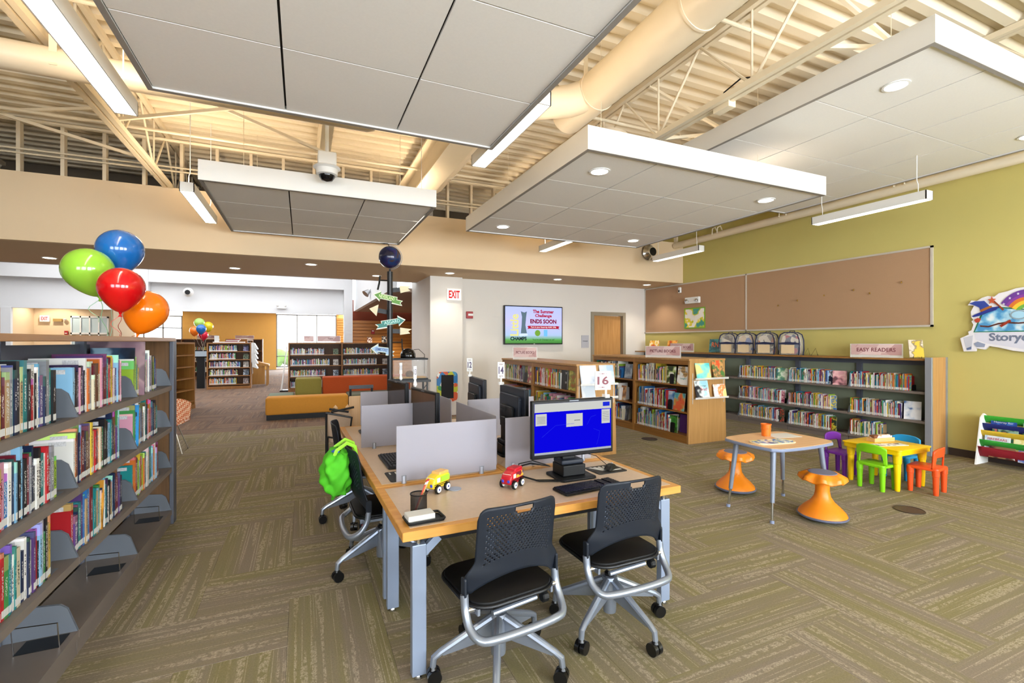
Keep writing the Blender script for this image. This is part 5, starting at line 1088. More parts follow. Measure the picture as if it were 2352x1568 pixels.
# ================================================================ SWIVEL CHAIRS
M_shell = mat('chair_shell', '141a24', 0.5, spec=0.35, var=0.08, scale=20); M_seat = mat('chair_seat_black', '040405', 0.55, spec=0.25, var=0.2, scale=60, bump=0.2, bscale=300); M_al = mat('chair_aluminium', '9aa3b2', 0.32, metal=0.7, var=0.02); M_cast = mat('caster_black', '0a0a0c', 0.3)
def chair_back():
    m = MB(); NU, NV = 44, 28
    def zb(u): return 0.50 + 0.085 * max(0.0, 1 - (u / 0.86) ** 2) ** 0.8 if abs(u) < 0.86 else 0.50
    def f(u, v):                       # u in -1..1, v in 0..1
        a = abs(u); zt = 0.905 - 0.012 * u * u
        if a > 0.80: zt -= 0.055 * (1 - math.sqrt(max(0, 1 - ((a - 0.80) / 0.2) ** 2)))
        z = zb(u) + (zt - zb(u)) * v
        zz = (z - 0.51) / 0.39
        k_ = min(1.0, max(0.0, (0.36 - zz) / 0.2)); w = 0.212 + 0.042 * k_ * k_ * (3 - 2 * k_)
        x = u * w
        y = -0.195 - 0.055 * zz - 0.02 * math.sin(math.pi * min(1, zz)) * 0 + 0.055 * u * u + (0.02 * (1 - zz / 0.34) * a ** 3 if zz < 0.34 else 0)
        return (x, y, z)
    P = [[f(-1 + 2 * i / NU, j / NV) for i in range(NU + 1)] for j in range(NV + 1)]
    o = len(m.v)
    for row in P: m.v += row
    idx = lambda i, j: o + j * (NU + 1) + i
    for j in range(NV):
        for i in range(NU):
            u = -1 + 2 * (i + .5) / NU; v = (j + .5) / NV
            if ((u - 0.0) / 0.25) ** 2 + ((v - 0.93) / 0.075) ** 2 < 1 and v < 0.96: continue     # grip slot
            q = (idx(i, j), idx(i + 1, j), idx(i + 1, j + 1), idx(i, j + 1))
            hole = abs(u) < 0.83 and 0.30 + 0.05 * (1 - u * u) * 0 < v < 0.90 and (i + j) % 2 == 0 and not (abs(u) < 0.28 and v > 0.85)
            if not hole: m.face(q); continue
            p = [Vector(m.v[k]) for k in q]; c = (p[0] + p[1] + p[2] + p[3]) / 4; b = len(m.v)
            for k in range(8):
                e = p[k // 2] if k % 2 == 0 else (p[k // 2] + p[(k // 2 + 1) % 4]) / 2
                d = (e - c).normalized(); r = 0.0045
                m.v.append(tuple(c + d * r))
            for k in range(4):
                a_, b_ = q[k], q[(k + 1) % 4]
                m.face((a_, b_, b + (2 * k + 2) % 8, b + 2 * k + 1, b + 2 * k))
    return m
_me = chair_back().mesh('backrest', M_shell, smooth='all')
def chair(label, loc, rz, star=54):
    t = thing('swivel_chair', label, 'chair', (*loc, 0), rz, 'swivel chairs at the computer desks')
    bk = place('backrest', _me, t); sm = bk.modifiers.new('thick', 'SOLIDIFY'); sm.thickness = 0.008; sm.offset = 0
    for s in (-1, 1): MB().prism(roundrect(0.04, 0.095, 0.012, 3, -0.132, 0.53), s * 0.252 - 0.007, s * 0.252 + 0.007, 'x').build('side_socket', M_shell, bk, bevel=0.003, segs=1)
    pts = roundrect(0.46, 0.44, 0.11, 6, 0, 0.02)
    st = MB().prism(pts, 0.446, 0.466, 'z').build('seat', M_seat, t, bevel=0.007, smooth=True)
    MB().tube([(x, y, 0.447) for x, y in roundrect(0.47, 0.45, 0.115, 6, 0, 0.02) + [roundrect(0.47, 0.45, 0.115, 6, 0, 0.02)[0]]], 0.009, 8).build('seat_rim', M_black, st, smooth=True)
    U = [(-0.25, -0.132, 0.5), (-0.25, -0.145, 0.43), (-0.248, -0.185, 0.37), (-0.225, -0.235, 0.34), (-0.17, -0.26, 0.335), (0, -0.27, 0.335), (0.17, -0.26, 0.335), (0.225, -0.235, 0.34), (0.248, -0.185, 0.37), (0.25, -0.145, 0.43), (0.25, -0.132, 0.5)]
    fr = MB().tube(cr(U, 4), 0.019, 12).build('back_tube', M_al, t, smooth=True)
    for s in (-1, 1):
        MB().tube([(s * 0.245, -0.148, 0.432), (s * 0.185, -0.148, 0.432)], 0.014, 12).build('pivot_bolt', M_chrome, fr, smooth=True)
        MB().bar((s * 0.2, -0.18, 0.425), (s * 0.2, 0.2, 0.43), 0.012, 0.03).build('seat_arm', M_al, fr)
    mc = MB().box(-0.13, 0.13, -0.1, 0.1, 0.385, 0.425).build('tilt_mechanism', M_blackmetal, t, bevel=0.01)
    MB().tube([(-0.12, -0.16, 0.39), (0.12, -0.16, 0.40)], 0.013, 10).build('tilt_rod', M_al, mc, smooth=True)
    MB().lathe([(0.02, 0), (0.026, 0.006), (0.026, 0.03), (0.02, 0.036)], 16).build('tilt_knob', M_black, mc, (0.15, -0.16, 0.39)).rotation_euler = (0, R(90), 0)
    MB().lathe([(0.0, 0), (0.01, 0), (0.01, 0.006), (0, 0.006)], 12).build('knob_button', mat('button_red', 'a81020', 0.4), mc, (0.186, -0.16, 0.39)).rotation_euler = (0, R(90), 0)
    MB().tube([(0, 0, 0.2), (0, 0, 0.39)], 0.015, 14).build('gas_column', M_chrome, t, smooth=True)
    bs = MB().lathe([(0.036, 0.08), (0.038, 0.1), (0.038, 0.26), (0.046, 0.27), (0.042, 0.285), (0.028, 0.29)], 24).build('base_hub', M_al, t, smooth=True)
    MB().lathe([(0.03, 0.285), (0.03, 0.305), (0.018, 0.315)], 18).build('column_collar', M_black, bs, smooth=True)
    for k in range(5):
        a = R(star + 72 * k) - rz
        l = MB().prism([(0.03, 0.27), (0.285, 0.14), (0.28, 0.125), (0.03, 0.165)], -0.009, 0.009, 'y').tube([(0.02, 0, 0.272), (0.16, 0, 0.205), (0.29, 0, 0.142), (0.322, 0, 0.12), (0.328, 0, 0.075)], [0.022, 0.019, 0.017, 0.0165, 0.015], 10).build('base_leg', M_al, t, smooth=True)
        l.rotation_euler = (0, 0, a)
        cx, cy_ = 0.328, 0.0
        c = MB().tube([(cx - 0.006, -0.028, 0.034), (cx - 0.006, -0.004, 0.034)], 0.034, 20).tube([(cx - 0.006, 0.004, 0.034), (cx - 0.006, 0.028, 0.034)], 0.034, 20).lathe([(0.012, 0.05), (0.02, 0.066), (0.014, 0.08)], 12, (cx, 0)).build('caster', M_cast, t, smooth=True)
        c.rotation_euler = (0, 0, a)
    return t
chair('swivel chair at the front desk, nearest the camera', (0.90, 2.20), R(7), 30); chair('swivel chair at the front desk under the lit monitor', (1.63, 2.28), R(1), 64)
chair('swivel chair with a lime backpack on its backrest', (0.53, 3.54), R(-88), 53); chair('swivel chair at the farther left-hand seat', (0.49, 4.63), R(-95), 40)
# lime backpack hung on the chair back
M_lime = mat('lime_nylon', '4db324', 0.75, spec=0.25, var=0.2, scale=14, bump=0.3, bscale=25); M_lime2 = mat('lime_strap', '9be03a', 0.5)
bp = thing('lime_backpack', 'bright lime green backpack hanging on a chair back', 'backpack', (0.25, 3.52, 0.575))
def bpf(u, v):
    a = 2 * math.pi * u; c, s_ = math.cos(a), math.sin(a)
    w = 0.045 + 0.105 * math.sin(math.pi * min(1, v * 0.62 + 0.16)) ** 1.2; d = 0.03 + 0.06 * math.sin(math.pi * min(1, 0.75 * v + 0.12))
    if v in (0, 1): w *= 0.2; d *= 0.2
    f = 0.011 * math.sin(5 * a + 9 * v) + 0.008 * math.sin(11 * v + 3 * a) + 0.006 * math.sin(17 * v - 7 * a)
    k = abs(c) ** 0.7 * (1 if c > 0 else -1); q = abs(s_) ** 0.7 * (1 if s_ > 0 else -1)
    return (-0.02 - 0.02 * math.sin(math.pi * v) + (d + f) * k, (w + f) * q - 0.03 * (1 - v), 0.0 + 0.31 * v + 0.03 * q * (v - .5))
MB().patch(bpf, 48, 30).build('bag_body', M_lime, bp, smooth='all', weld=True)
for s_ in (-0.075, 0.06): MB().tube([(-0.07, s_, 0.24), (-0.035, s_, 0.32), (0.03, s_, 0.365), (0.085, s_ + 0.01, 0.335), (0.10, s_ + 0.01, 0.25)], [0.011, 0.013, 0.014, 0.013, 0.011], 6).build('shoulder_strap', M_lime2, bp, smooth=True)
MB().tube([(-0.085, -0.10, 0.25), (-0.10, -0.105, 0.15), (-0.07, -0.10, 0.03)], 0.007, 6).build('webbing', M_lime2, bp, smooth=True)
MB().tube([(-0.05, -0.09, 0.02), (-0.06, -0.05, -0.015), (-0.05, 0.0, 0.01)], 0.011, 6).build('bottom_flap', M_lime, bp, smooth=True)
blobp = lambda c, r, n, k: MB().lathe([(0.002, -r), (r * .7, -r * .7), (r, 0), (r * .75, r * .6), (0.002, r * .9)], 14).build(n, k, bp, c, smooth='all')
blobp((-0.055, 0.05, 0.275), 0.035, 'purple_pocket', mat('nylon_purple', '5a3a9a', 0.6)); blobp((-0.04, -0.01, 0.285), 0.034, 'blue_pocket', mat('nylon_blue', '2a5ac0', 0.6))
# ================================================================ CHILDREN'S TABLES, STOOLS, CHAIRS
M_maple = wood('maple_top', 'd3a678', 'deb68a', 0.4, 'X', 2.0); M_greyedge = mat('table_edge_grey', '7c86a0', 0.45); M_legg = mat('table_leg_grey', '7f8796', 0.4, metal=0.3)
kt = thing('activity_table', 'square maple children\'s table with grey edge and four grey legs', 'table', (4.27, 3.19, 0))
def convex(w, l, b, r, n=6):
    pts = []; C = [(w / 2, -l / 2), (w / 2, l / 2), (-w / 2, l / 2), (-w / 2, -l / 2)]
    for k in range(4):
        a = Vector(C[k]); c = Vector(C[(k + 1) % 4]); nrm = Vector(((c - a).y, -(c - a).x)).normalized()
        for q in range(n):
            f = 0.07 + 0.86 * q / (n - 1); pts.append(tuple(a.lerp(c, f) + nrm * b * (1 - (2 * f - 1) ** 2)))
    return pts
KZ = 0.68
MB().prism(convex(0.82, 0.58, 0.035, 0.03), KZ - 0.004, KZ, 'z').build('table_top', M_maple, kt); MB().prism(convex(0.835, 0.595, 0.035, 0.03), KZ - 0.032, KZ - 0.003, 'z').build('edge_band', M_greyedge, kt, bevel=0.008, smooth=True)
for (sx, sy) in ((-1, -1), (1, -1), (1, 1), (-1, 1)):
    a, b = Vector((sx * 0.33, sy * 0.2, KZ - 0.03)), Vector((sx * 0.40, sy * 0.24, 0.0)); d = (b - a)
    l = MB().tube([a, a + d * 0.72], [0.026, 0.019], 14).build('leg', M_legg, kt, smooth=True)
    MB().tube([a + d * 0.7, a + d * 0.97], 0.0125, 12).build('leg_insert', M_chrome, l, smooth=True); MB().tube([a + d * 0.96, a + d * 0.999], 0.019, 12).build('foot_glide', M_greyedge, l, smooth=True)
pz = thing('puzzle_tray', 'round-ended pale board with a blue and yellow hidden picture game', 'puzzle', (4.1, 3.12, KZ + 0.001), R(-8))
MB().prism(roundrect(0.46, 0.2, 0.095, 8), 0, 0.008, 'z').build('tray_board', mat('board_pale', 'e2cda4', 0.5), pz); MB().prism(roundrect(0.42, 0.165, 0.08, 8), 0.008, 0.0095, 'z').build('tray_picture', printmat('puzzle_art', ['e8e4d4', '8fb0d8', 'e4d88a', '4a78b8', 'eef0ea', '3a5a98'], 34, 'vor'), pz)
oc = thing('orange_cup', 'orange plastic beaker on the maple children\'s table', 'cup', (4.32, 3.36, KZ + 0.001)); MB().lathe([(0.0, 0.003), (0.042, 0.0), (0.046, 0.11), (0.05, 0.112), (0.05, 0.122), (0.045, 0.122), (0.042, 0.01), (0.0, 0.01)], 28).build('cup_body', mat('cup_orange', 'e2701c', 0.35), oc, smooth=True); MB().lathe([(0.0475, 0.07), (0.049, 0.073), (0.0475, 0.076)], 24).build('cup_ring', mat('cup_orange', 'e2701c', 0.35), oc)
sh = tag(MB().box(-0.15, 0.15, -0.105, 0.105, 0, 0.0015).build('paper_sheet', M_label, None, (4.47, 3.3, KZ + 0.001), R(-12)), 'white worksheet lying on the maple children\'s table', 'paper')
M_or = mat('stool_orange', 'e5820f', 0.42, var=0.04); M_pad = mat('stool_pad', '74748a', 0.6); M_ring = mat('stool_ring', '6a6f86', 0.55)
def stool(label, loc, rz):
    t = thing('wobble_stool', label, 'stool', (*loc, 0), rz, 'orange wobble stools'); H = 0.43
    MB().lathe([(0.10, 0.004), (0.16, 0.012), (0.205, 0.035), (0.21, 0.05), (0.19, 0.052)], 36).build('rubber_base', M_ring, t, smooth=True)
    MB().lathe([(0.20, 0.045), (0.19, 0.07), (0.15, 0.115), (0.10, 0.16), (0.068, 0.21), (0.058, 0.26), (0.058, 0.34), (0.07, 0.39), (0.09, 0.40)], 36).build('stool_body', M_or, t, smooth=True)
    def wob(r, z, a):
        s = math.sin(8 * a); k = max(0, (r - 0.12) / 0.06)
        return (r + 0.014 * s * min(1, k), z - (0.012 * (1 - s)) * min(1, k) * 0.9)
    MB().lathe([(0.08, 0.392), (0.14, 0.388), (0.178, 0.368), (0.186, 0.378), (0.178, 0.408), (0.14, H), (0.118, H + 0.002), (0.0, H)], 64, wob=wob).build('stool_seat', M_or, t, smooth=True)
    MB().lathe([(0.0, H + 0.004), (0.112, H + 0.006), (0.118, H + 0.001), (0.1, H - 0.004)], 36).build('seat_pad', M_pad, t, smooth=True)
stool('orange wobble stool behind the maple table', (4.35, 3.76), 0.0); stool('orange wobble stool in front of the maple table', (4.40, 2.84), 0.4)
# yellow table
M_yel = mat('plastic_yellow', 'f0c400', 0.35); yt = thing('yellow_table', 'bright yellow plastic children\'s table', 'table', (6.2, 3.27, 0))
MB().prism(roundrect(0.62, 0.62, 0.04, 4), 0.445, 0.46, 'z').build('table_top', M_yel, yt, bevel=0.005, smooth=True)
MB().prism(roundrect(0.6, 0.6, 0.035, 4), 0.40, 0.446, 'z').build('table_apron', M_yel, yt, smooth=True)
for sx in (-1, 1):
    for sy in (-1, 1): MB().lathe([(0.022, 0), (0.026, 0.02), (0.034, 0.3), (0.038, 0.305), (0.044, 0.41)], 18, (sx * 0.24, sy * 0.24)).build('leg', M_yel, yt, smooth=True)
gb = thing('wooden_caddy', 'small wooden box of picture cards on the yellow table', 'card box', (6.27, 3.36, 0.461), R(-10)); W_box = wood('box_wood', 'cfa468', 'dcb57c', 0.5, 'X')
MB().box(-0.15, 0.15, -0.05, -0.042, 0, 0.045).box(-0.15, 0.15, 0.042, 0.05, 0, 0.045).box(-0.15, -0.142, -0.042, 0.042, 0, 0.045).box(0.142, 0.15, -0.042, 0.042, 0, 0.045).box(-0.142, 0.142, -0.042, 0.042, 0, 0.006).build('box_tray', W_box, gb)
MB().box(-0.135, 0.135, -0.03, 0.03, 0.007, 0.075).build('card_stack', printmat('card_art', ['e8e0d0', 'f0ece4', '7a4a34', 'c89a6a', '2a2a2a'], 14, 'vor'), gb)
gc = thing('game_board', 'white picture strip lying on the yellow table', 'game board', (6.1, 3.2, 0.461), R(-18)); MB().box(-0.21, 0.21, -0.06, 0.06, 0, 0.005).build('strip_board', M_label, gc); MB().box(-0.19, 0.19, -0.045, 0.045, 0.005, 0.006).build('strip_picture', printmat('strip_art', ['f0f0ee', 'e6e8e6', '3a4a3a', 'e8e8ea', '8a3a3a'], 24, 'vor'), gc)
def kidchair(label, loc, rz, col, key):
    M = mat('plastic_' + key, col, 0.36, var=0.03); t = thing('childs_chair', label, 'chair', (*loc, 0), rz, 'plastic chairs at the yellow table')    # faces +Y
    MB().prism(roundrect(0.29, 0.28, 0.03, 4), 0.255, 0.285, 'z').build('seat', M, t, bevel=0.006, smooth=True)
    for (sx, sy) in ((-1, -1), (1, -1), (1, 1), (-1, 1)): MB().lathe([(0.022, 0), (0.024, 0.02), (0.029, 0.2), (0.033, 0.203), (0.034, 0.27)], 16, (sx * 0.115, sy * 0.11)).build('leg', M, t, smooth=True)
    def bf(u, v):
        x = (u - .5) * 0.31; a = abs(2 * u - 1)
        zt = 0.50 - 0.035 * a ** 3; zl = 0.40 - (0.0 if a < 0.72 else 0.12 * min(1, (a - 0.72) / 0.1))
        return (x, -0.125 - 0.06 * ((zl + (zt - zl) * v) - 0.28) + 0.03 * a * a, zl + (zt - zl) * v)
    b = MB().patch(bf, 32, 8).build('backrest', M, t, smooth='all'); s = b.modifiers.new('thick', 'SOLIDIFY'); s.thickness = 0.016
kidchair('lime green plastic child\'s chair at the yellow table', (5.9, 3.2), R(-90), '7fcb14', 'lime'); kidchair('red-orange plastic child\'s chair pulled out from the yellow table', (6.26, 2.9), R(8), 'e4501c', 'red')
kidchair('blue plastic child\'s chair on the far side of the yellow table', (6.62, 3.33), R(90), '1f8fc4', 'blue'); kidchair('purple plastic child\'s chair behind the yellow table', (6.12, 3.72), R(180), '6a2490', 'purple')
# floor boxes
for (x, y, r, lbx) in ((5.40, 2.645, 0.125, 'round brown floor outlet cover near the children\'s tables'), (5.34, 6.34, 0.13, 'round dark floor outlet cover beside the picture book shelf')):
    t = thing('floor_outlet', lbx, 'floor outlet', (x, y, 0.001)); MB().lathe([(0.0, 0.004), (r - 0.012, 0.004), (r, 0.0)], 36).build('outlet_lid', mat('outlet_brown', '43342b', 0.5), t); MB().tube([((r - 0.004) * math.cos(R(a)), (r - 0.004) * math.sin(R(a)), 0.003) for a in range(0, 361, 12)], 0.004, 6).build('outlet_ring', mat('outlet_brown2', '2a201a', 0.4), t)
# sling bookrack at the right edge
sr = thing('sling_bookrack', 'white framed children\'s sling bookrack with coloured pockets', 'bookrack', (8.3, 3.02, 0))
for y in (0.24, -0.62):
    MB().prism([(-0.09, 0), (0.22, 0), (0.24, 0.62), (0.13, 0.67), (0.05, 0.62)], y, y + 0.018, 'y').build('side_panel', M_whitepl, sr)
SL = [('33a52a', 0.55, 0.64, 0.12), ('141f6a', 0.45, 0.54, 0.075), ('d8b52e', 0.37, 0.45, 0.035), ('2f9a30', 0.24, 0.33, -0.005), ('8e0f22', 0.11, 0.24, -0.045)]
for k, (c, z0, z1, x) in enumerate(SL):
    m = mat('sling_%d' % k, c, 0.8, var=0.12, scale=30)
    o = MB().patch(lambda u, v: (x - 0.012 * math.sin(math.pi * v) + 0.05 * (1 - v) - 0.004 * math.sin(9 * u), 0.24 - 0.86 * u, z0 + (z1 - z0) * v + 0.004 * math.sin(math.pi * u)), 20, 5).build('fabric_sling', m, sr, smooth='all')
    o.modifiers.new('thick', 'SOLIDIFY').thickness = 0.004
    MB().tube([(x, 0.24, z1), (x, -0.62, z1)], 0.007, 8).build('sling_rod', m, sr, smooth=True)
CV = [('blue book in the top sling pocket', 0.05, 0.135, 0.42, 0.19, ['24489c', '2a5ab0', '1f3f90', '3a6ac0'], ('Hooray for', M_label)), ('pale landscape book in the top sling pocket', -0.26, 0.135, 0.43, 0.17, ['9fc4d8', 'b8d4c0', '8ab04a', '6a9a8a'], None),
      ('teal animal book in the blue sling pocket', 0.02, 0.09, 0.33, 0.16, ['3a7a5a', 'c86a6a', '2a4a3a', '8fb0a0'], None), ('pale violet book in the blue sling pocket', -0.3, 0.09, 0.31, 0.17, ['c4c8e0', 'd8dae8', 'b0b8d8', 'e0e0ea'], None),
      ('white book with red title in the yellow sling pocket', 0.08, 0.05, 0.22, 0.175, ['d4dce8', 'c8d4e4', 'e4e8ee', 'b8c8e0'], ('FIREBEARS', K_red)), ('yellow book in the yellow sling pocket', -0.2, 0.05, 0.21, 0.18, ['ead98a', 'efe0a0', 'e4d080', 'f0e8b8'], None),
      ('dark thin book in the lower green sling pocket', 0.02, 0.01, 0.12, 0.15, ['e8e8e6', '5a3a2a', '3a2a24', '8a6a4a'], None), ('multicoloured book in the lower green sling pocket', -0.26, 0.01, 0.11, 0.15, ['b02a8a', 'e08a2a', '3a5ab0', 'f0f0ee'], None)]
for k, (lbx, y, x, z, h, c, wd) in enumerate(CV):
    faceout(lbx, (8.3 + x - 0.025, 3.02 + y, z), 0.25, h, R(-90), R(8), printmat('cov_sl%d' % k, c, 7, seed=k * 2), words=[(wd[0], 0, h - 0.04, 0.19, 0.03, wd[1])] if wd else ())
# ================================================================ BALLOONS BY THE LEFT BOOKCASE
def balloon(label, c, r, col, key, tilt, ribbon, end, group):
    M = mat('balloon_' + key, col, 0.16, var=0.0, coat=0.6)
    t = thing('balloon', label, 'balloon', c, 0, group); prof = []
    for k in range(0, 23):
        a = math.pi * k / 22; z = math.cos(a); rr = math.sin(a)
        if z < 0: rr *= 1 - 0.32 * (-z) ** 1.7; z *= 1.27
        prof.append((max(0.004, rr * r), z * r))
    prof = prof[::-1]
    q = Matrix.Rotation(tilt[0], 4, 'Y') @ Matrix.Rotation(tilt[1], 4, 'X')
    m = MB().lathe(prof, 32); m.v = [tuple(q @ Vector(p)) for p in m.v]; m.build('balloon_skin', M, t, smooth='all')
    kn = q @ Vector((0, 0, -1.29 * r)); m = MB().lathe([(0.014 * r / .15, -0.03 * r / .15), (0.006 * r / .15, -0.012 * r / .15), (0.012 * r / .15, 0.004)], 12); m.v = [tuple(q @ Vector(p) + kn) for p in m.v]; m.build('balloon_knot', M, t, smooth=True)
    e = Vector(end) - Vector(c); pts = [kn.lerp(e, f) + Vector((0.012 * math.sin(f * 9), 0.012 * math.cos(f * 7), 0)) * (r / .15) * math.sin(math.pi * f) for f in [i / 12 for i in range(13)]]
    MB().tube(pts, 0.0022 * max(1, r / .15), 5).build('ribbon', mat('ribbon_' + ribbon, ribbon, 0.4), t, smooth=True)
    cp = [kn + Vector((0.03 * math.cos(k * .9) - 0.03, 0.03 * math.sin(k * .9), -0.022 * k)) * (r / .15) for k in range(9)]
    MB().tube(cp, 0.0018 * max(1, r / .15), 5).build('ribbon_curl', mat('ribbon_' + ribbon, ribbon, 0.4), t, smooth=True)
BE = (-1.5, 5.08, 1.672)
def px(u, v, d):
    x, z = (u - 1176) / 1087 * d, (784 - v) / 1087 * d; s, c = math.sin(R(TH)), math.cos(R(TH))
    return (d * s + x * c, d * c - x * s, 1.64 + z)
balloon('blue balloon at the top of the cluster over the left bookcase', px(276, 574, 3.95), 0.166, '0f62b0', 'blue', (R(4), 0), 'b8e0c8', BE, 'balloons over the left bookcase')
balloon('lime green balloon left of the red one over the left bookcase', px(203, 620, 3.7), 0.168, '8ec63a', 'lime', (R(-17), R(4)), '9ee0b4', (-1.5, 5.03, 1.672), 'balloons over the left bookcase')
balloon('red balloon in the middle of the cluster over the left bookcase', px(279, 660, 3.5), 0.146, 'c4060f', 'red', (R(2), 0), 'e0605a', (-1.42, 5.05, 1.672), 'balloons over the left bookcase')
balloon('orange balloon lowest in the cluster over the left bookcase', px(335, 712, 3.8), 0.157, 'f47a08', 'orange', (R(14), R(-4)), 'f0a060', (-1.36, 5.1, 1.672), 'balloons over the left bookcase')
# ================================================================ GLOBE SIGNPOST
gp = thing('globe_signpost', 'black signpost topped by a dark globe with fairy-tale arrow signs', 'signpost', (1.08, 6.5, 0))
MB().tube([(0, 0, 0.02), (0, 0, 2.58)], 0.037, 20).build('post', M_blackmetal, gp, smooth=True); MB().lathe([(0.2, 0), (0.2, 0.03), (0.05, 0.05)], 28).build('post_base', M_blackmetal, gp, smooth=True)
MB().tube([(0, 0, 2.58), (0, 0, 2.62)], 0.012).build('globe_stem', M_blackmetal, gp)
gl = MB().lathe([(0.004, -0.148)] + [(0.148 * math.sin(math.pi * k / 18), -0.148 * math.cos(math.pi * k / 18)) for k in range(1, 18)] + [(0.004, 0.148)], 32).build('globe', printmat('globe_map', ['12152e', '1a1f42', '2a2048', '16305a', '3a2a28'], 5, rough=0.18, seed=3), gp, (0, 0, 2.775), smooth='all')
MB().tube([(0.163 * math.sin(R(a)), 0, 0.163 * math.cos(R(a))) for a in range(-5, 186, 10)], 0.004, 6).build('meridian_arm', M_silver, gl, smooth=True)
pl = MB().prism([(-0.07, 0), (-0.02, -0.008), (0.03, 0.0), (0.04, 0.025), (0.03, 0.006), (-0.02, 0.004)], -0.008, 0.008, 'y').add([(-0.02, -0.04, 0), (0.0, 0.0, 0), (-0.02, 0.04, 0), (-0.035, 0, 0)], [(0, 1, 2, 3)]).build('toy_plane', M_black, gl, (-0.06, 0, 0.18)); MB().tube([(0.05, 0, -0.035), (0.04, 0, 0.0)], 0.004, 6).build('plane_stem', M_black, pl)
def arrow(z, yaw, tilt, L, m, edge, word=None, inkm=None, dx=0.0, bend=True, yoff=-0.045, back=False):
    o = place('arrow_sign', None, gp, (dx, yoff, z), (0, tilt, yaw))
    P = [(-L / 2, 0), (-L / 2 + 0.1, 0.075), (-L / 2 + 0.09, 0.035), (L * 0.3, 0.035), (L * 0.3, 0.0), (L / 2, 0.0), (L / 2 - 0.03, -0.035), (L / 2, -0.07), (L * 0.14, -0.07), (L * 0.14, -0.035), (-L / 2 + 0.09, -0.035), (-L / 2 + 0.1, -0.075)]
    if back: P = [(-x, z_) for x, z_ in P]
    MB().prism(P, -0.004, 0.004, 'y').build('arrow_board', edge, o)
    Q = [(x * 0.93, z_ * 0.78 - (0.008 if z_ <= 0 and abs(x) < L * .6 and x > 0.1 else 0)) for x, z_ in P]
    MB().prism(Q, -0.006, -0.004, 'y').build('arrow_face', m, o)
    if word: text(word, L * 0.52, 0.042, inkm, o, (-0.02 if not back else 0.02, -0.0075, 0.0))
A_w = mat('arrow_white', 'e9ead8', 0.5)
arrow(2.225, R(12), R(9), 0.42, mat('arrow_green', '5b8f3c', 0.5), A_w, 'NEVERLAND', mat('ink_pale', 'd8e8b0', 0.5), dx=-0.03)
arrow(1.9, R(-8), R(-10), 0.4, mat('arrow_teal', '2a7a72', 0.5), A_w, 'ASGARD', mat('ink_mint', 'b8e4dc', 0.5), dx=0.0, back=True)
arrow(1.53, R(15), R(7), 0.34, mat('arrow_blue', '9ab8d8', 0.5), mat('arrow_cream', 'd8dccc', 0.5), "GRIMM'S FOREST", mat('ink_blue', '2a4a8a', 0.5), dx=-0.1)
for (z, dx, tl, s) in ((2.33, 0.14, -8, 1), (2.03, -0.15, 10, -1), (1.78, 0.13, 0, 1)):
    o = place('arrow_sign', None, gp, (0, 0.03, z), (0, R(tl), 0)); MB().box(min(0.03 * s, s * 0.16), max(0.03 * s, s * 0.16), -0.004, 0.004, -0.03, 0.03).build('arrow_bracket', M_black, o)
    MB().prism([(s * 0.14, 0.05), (s * 0.14, -0.05), (s * 0.28, -0.03), (s * 0.25, 0), (s * 0.3, 0.03)] if s > 0 else [(-0.16, 0.08), (-0.16, -0.08), (-0.27, 0.0)], -0.006, 0.002, 'y').build('arrow_board', mat('arrow_tan', 'd8cfae', 0.6), o)
MB().tube([(0, 0, 2.46), (-0.13, 0, 2.46)], 0.008).tube([(-0.13, 0, 2.52), (-0.14, 0, 2.42), (-0.16, 0, 2.33)], 0.012).build('hook_bracket', M_black, gp, smooth=True); MB().tube([(0, 0, 1.63), (0.16, 0, 1.63)], 0.008).tube([(0.16, 0, 1.68), (0.165, 0, 1.55), (0.18, 0, 1.5)], 0.008).build('hook_bracket', M_black, gp, smooth=True)
# hanging clipped number strips above the left-hand monitors
for (x, y, z, lbx) in ((0.93, 4.93, 1.26, 'white number strip clipped above the farther left monitor'), (0.9, 4.12, 1.265, 'white number strip clipped above the nearer left monitor')):
    t = thing('number_strip', lbx, 'sign', (x, y, z - 0.02)); MB().lathe([(0.008, 0.0), (0.018, 0.015), (0.012, 0.045), (0.006, 0.07)], 12).build('spring_clip', M_whitepl, t, smooth=True); MB().box(-0.014, 0.014, -0.003, 0.003, 0.065, 0.18).build('strip_card', M_label, t); text('11' if x > .91 else '13', 0.022, 0.05, mat('ink_violet', '4a3a5a', 0.5), t, (0, -0.0045, 0.13))
# ================================================================ AQUARIUM
aq = thing('terrarium_stand', 'black metal stand under the glass tank beside the pillar', 'stand', (1.8, 8.75, 0))
for sx in (-0.3, 0.3):
    for sy in (-0.16, 0.16): MB().box(sx - 0.015, sx + 0.015, sy - 0.015, sy + 0.015, 0, 0.9).build('leg', M_blackmetal, aq)
MB().box(-0.36, 0.36, -0.2, 0.2, 0.9, 0.94).build('stand_top', M_blackmetal, aq); MB().bar((-0.3, -0.16, 0.12), (0.3, -0.16, 0.86), 0.015, 0.015).build('brace', M_blackmetal, aq); MB().bar((-0.3, -0.16, 0.86), (0.3, -0.16, 0.12), 0.015, 0.015).build('brace', M_blackmetal, aq)
tk = thing('glass_terrarium', 'glass terrarium with black rims and sandy floor beside the pillar', 'terrarium', (1.8, 8.75, 0.941))
for (a, b, c, d) in ((-0.3, 0.3, -0.165, -0.16), (-0.3, 0.3, 0.16, 0.165), (-0.305, -0.3, -0.16, 0.16), (0.3, 0.305, -0.16, 0.16)): MB().box(a, b, c, d, 0.02, 0.37).build('glass_wall', M_glass, tk)
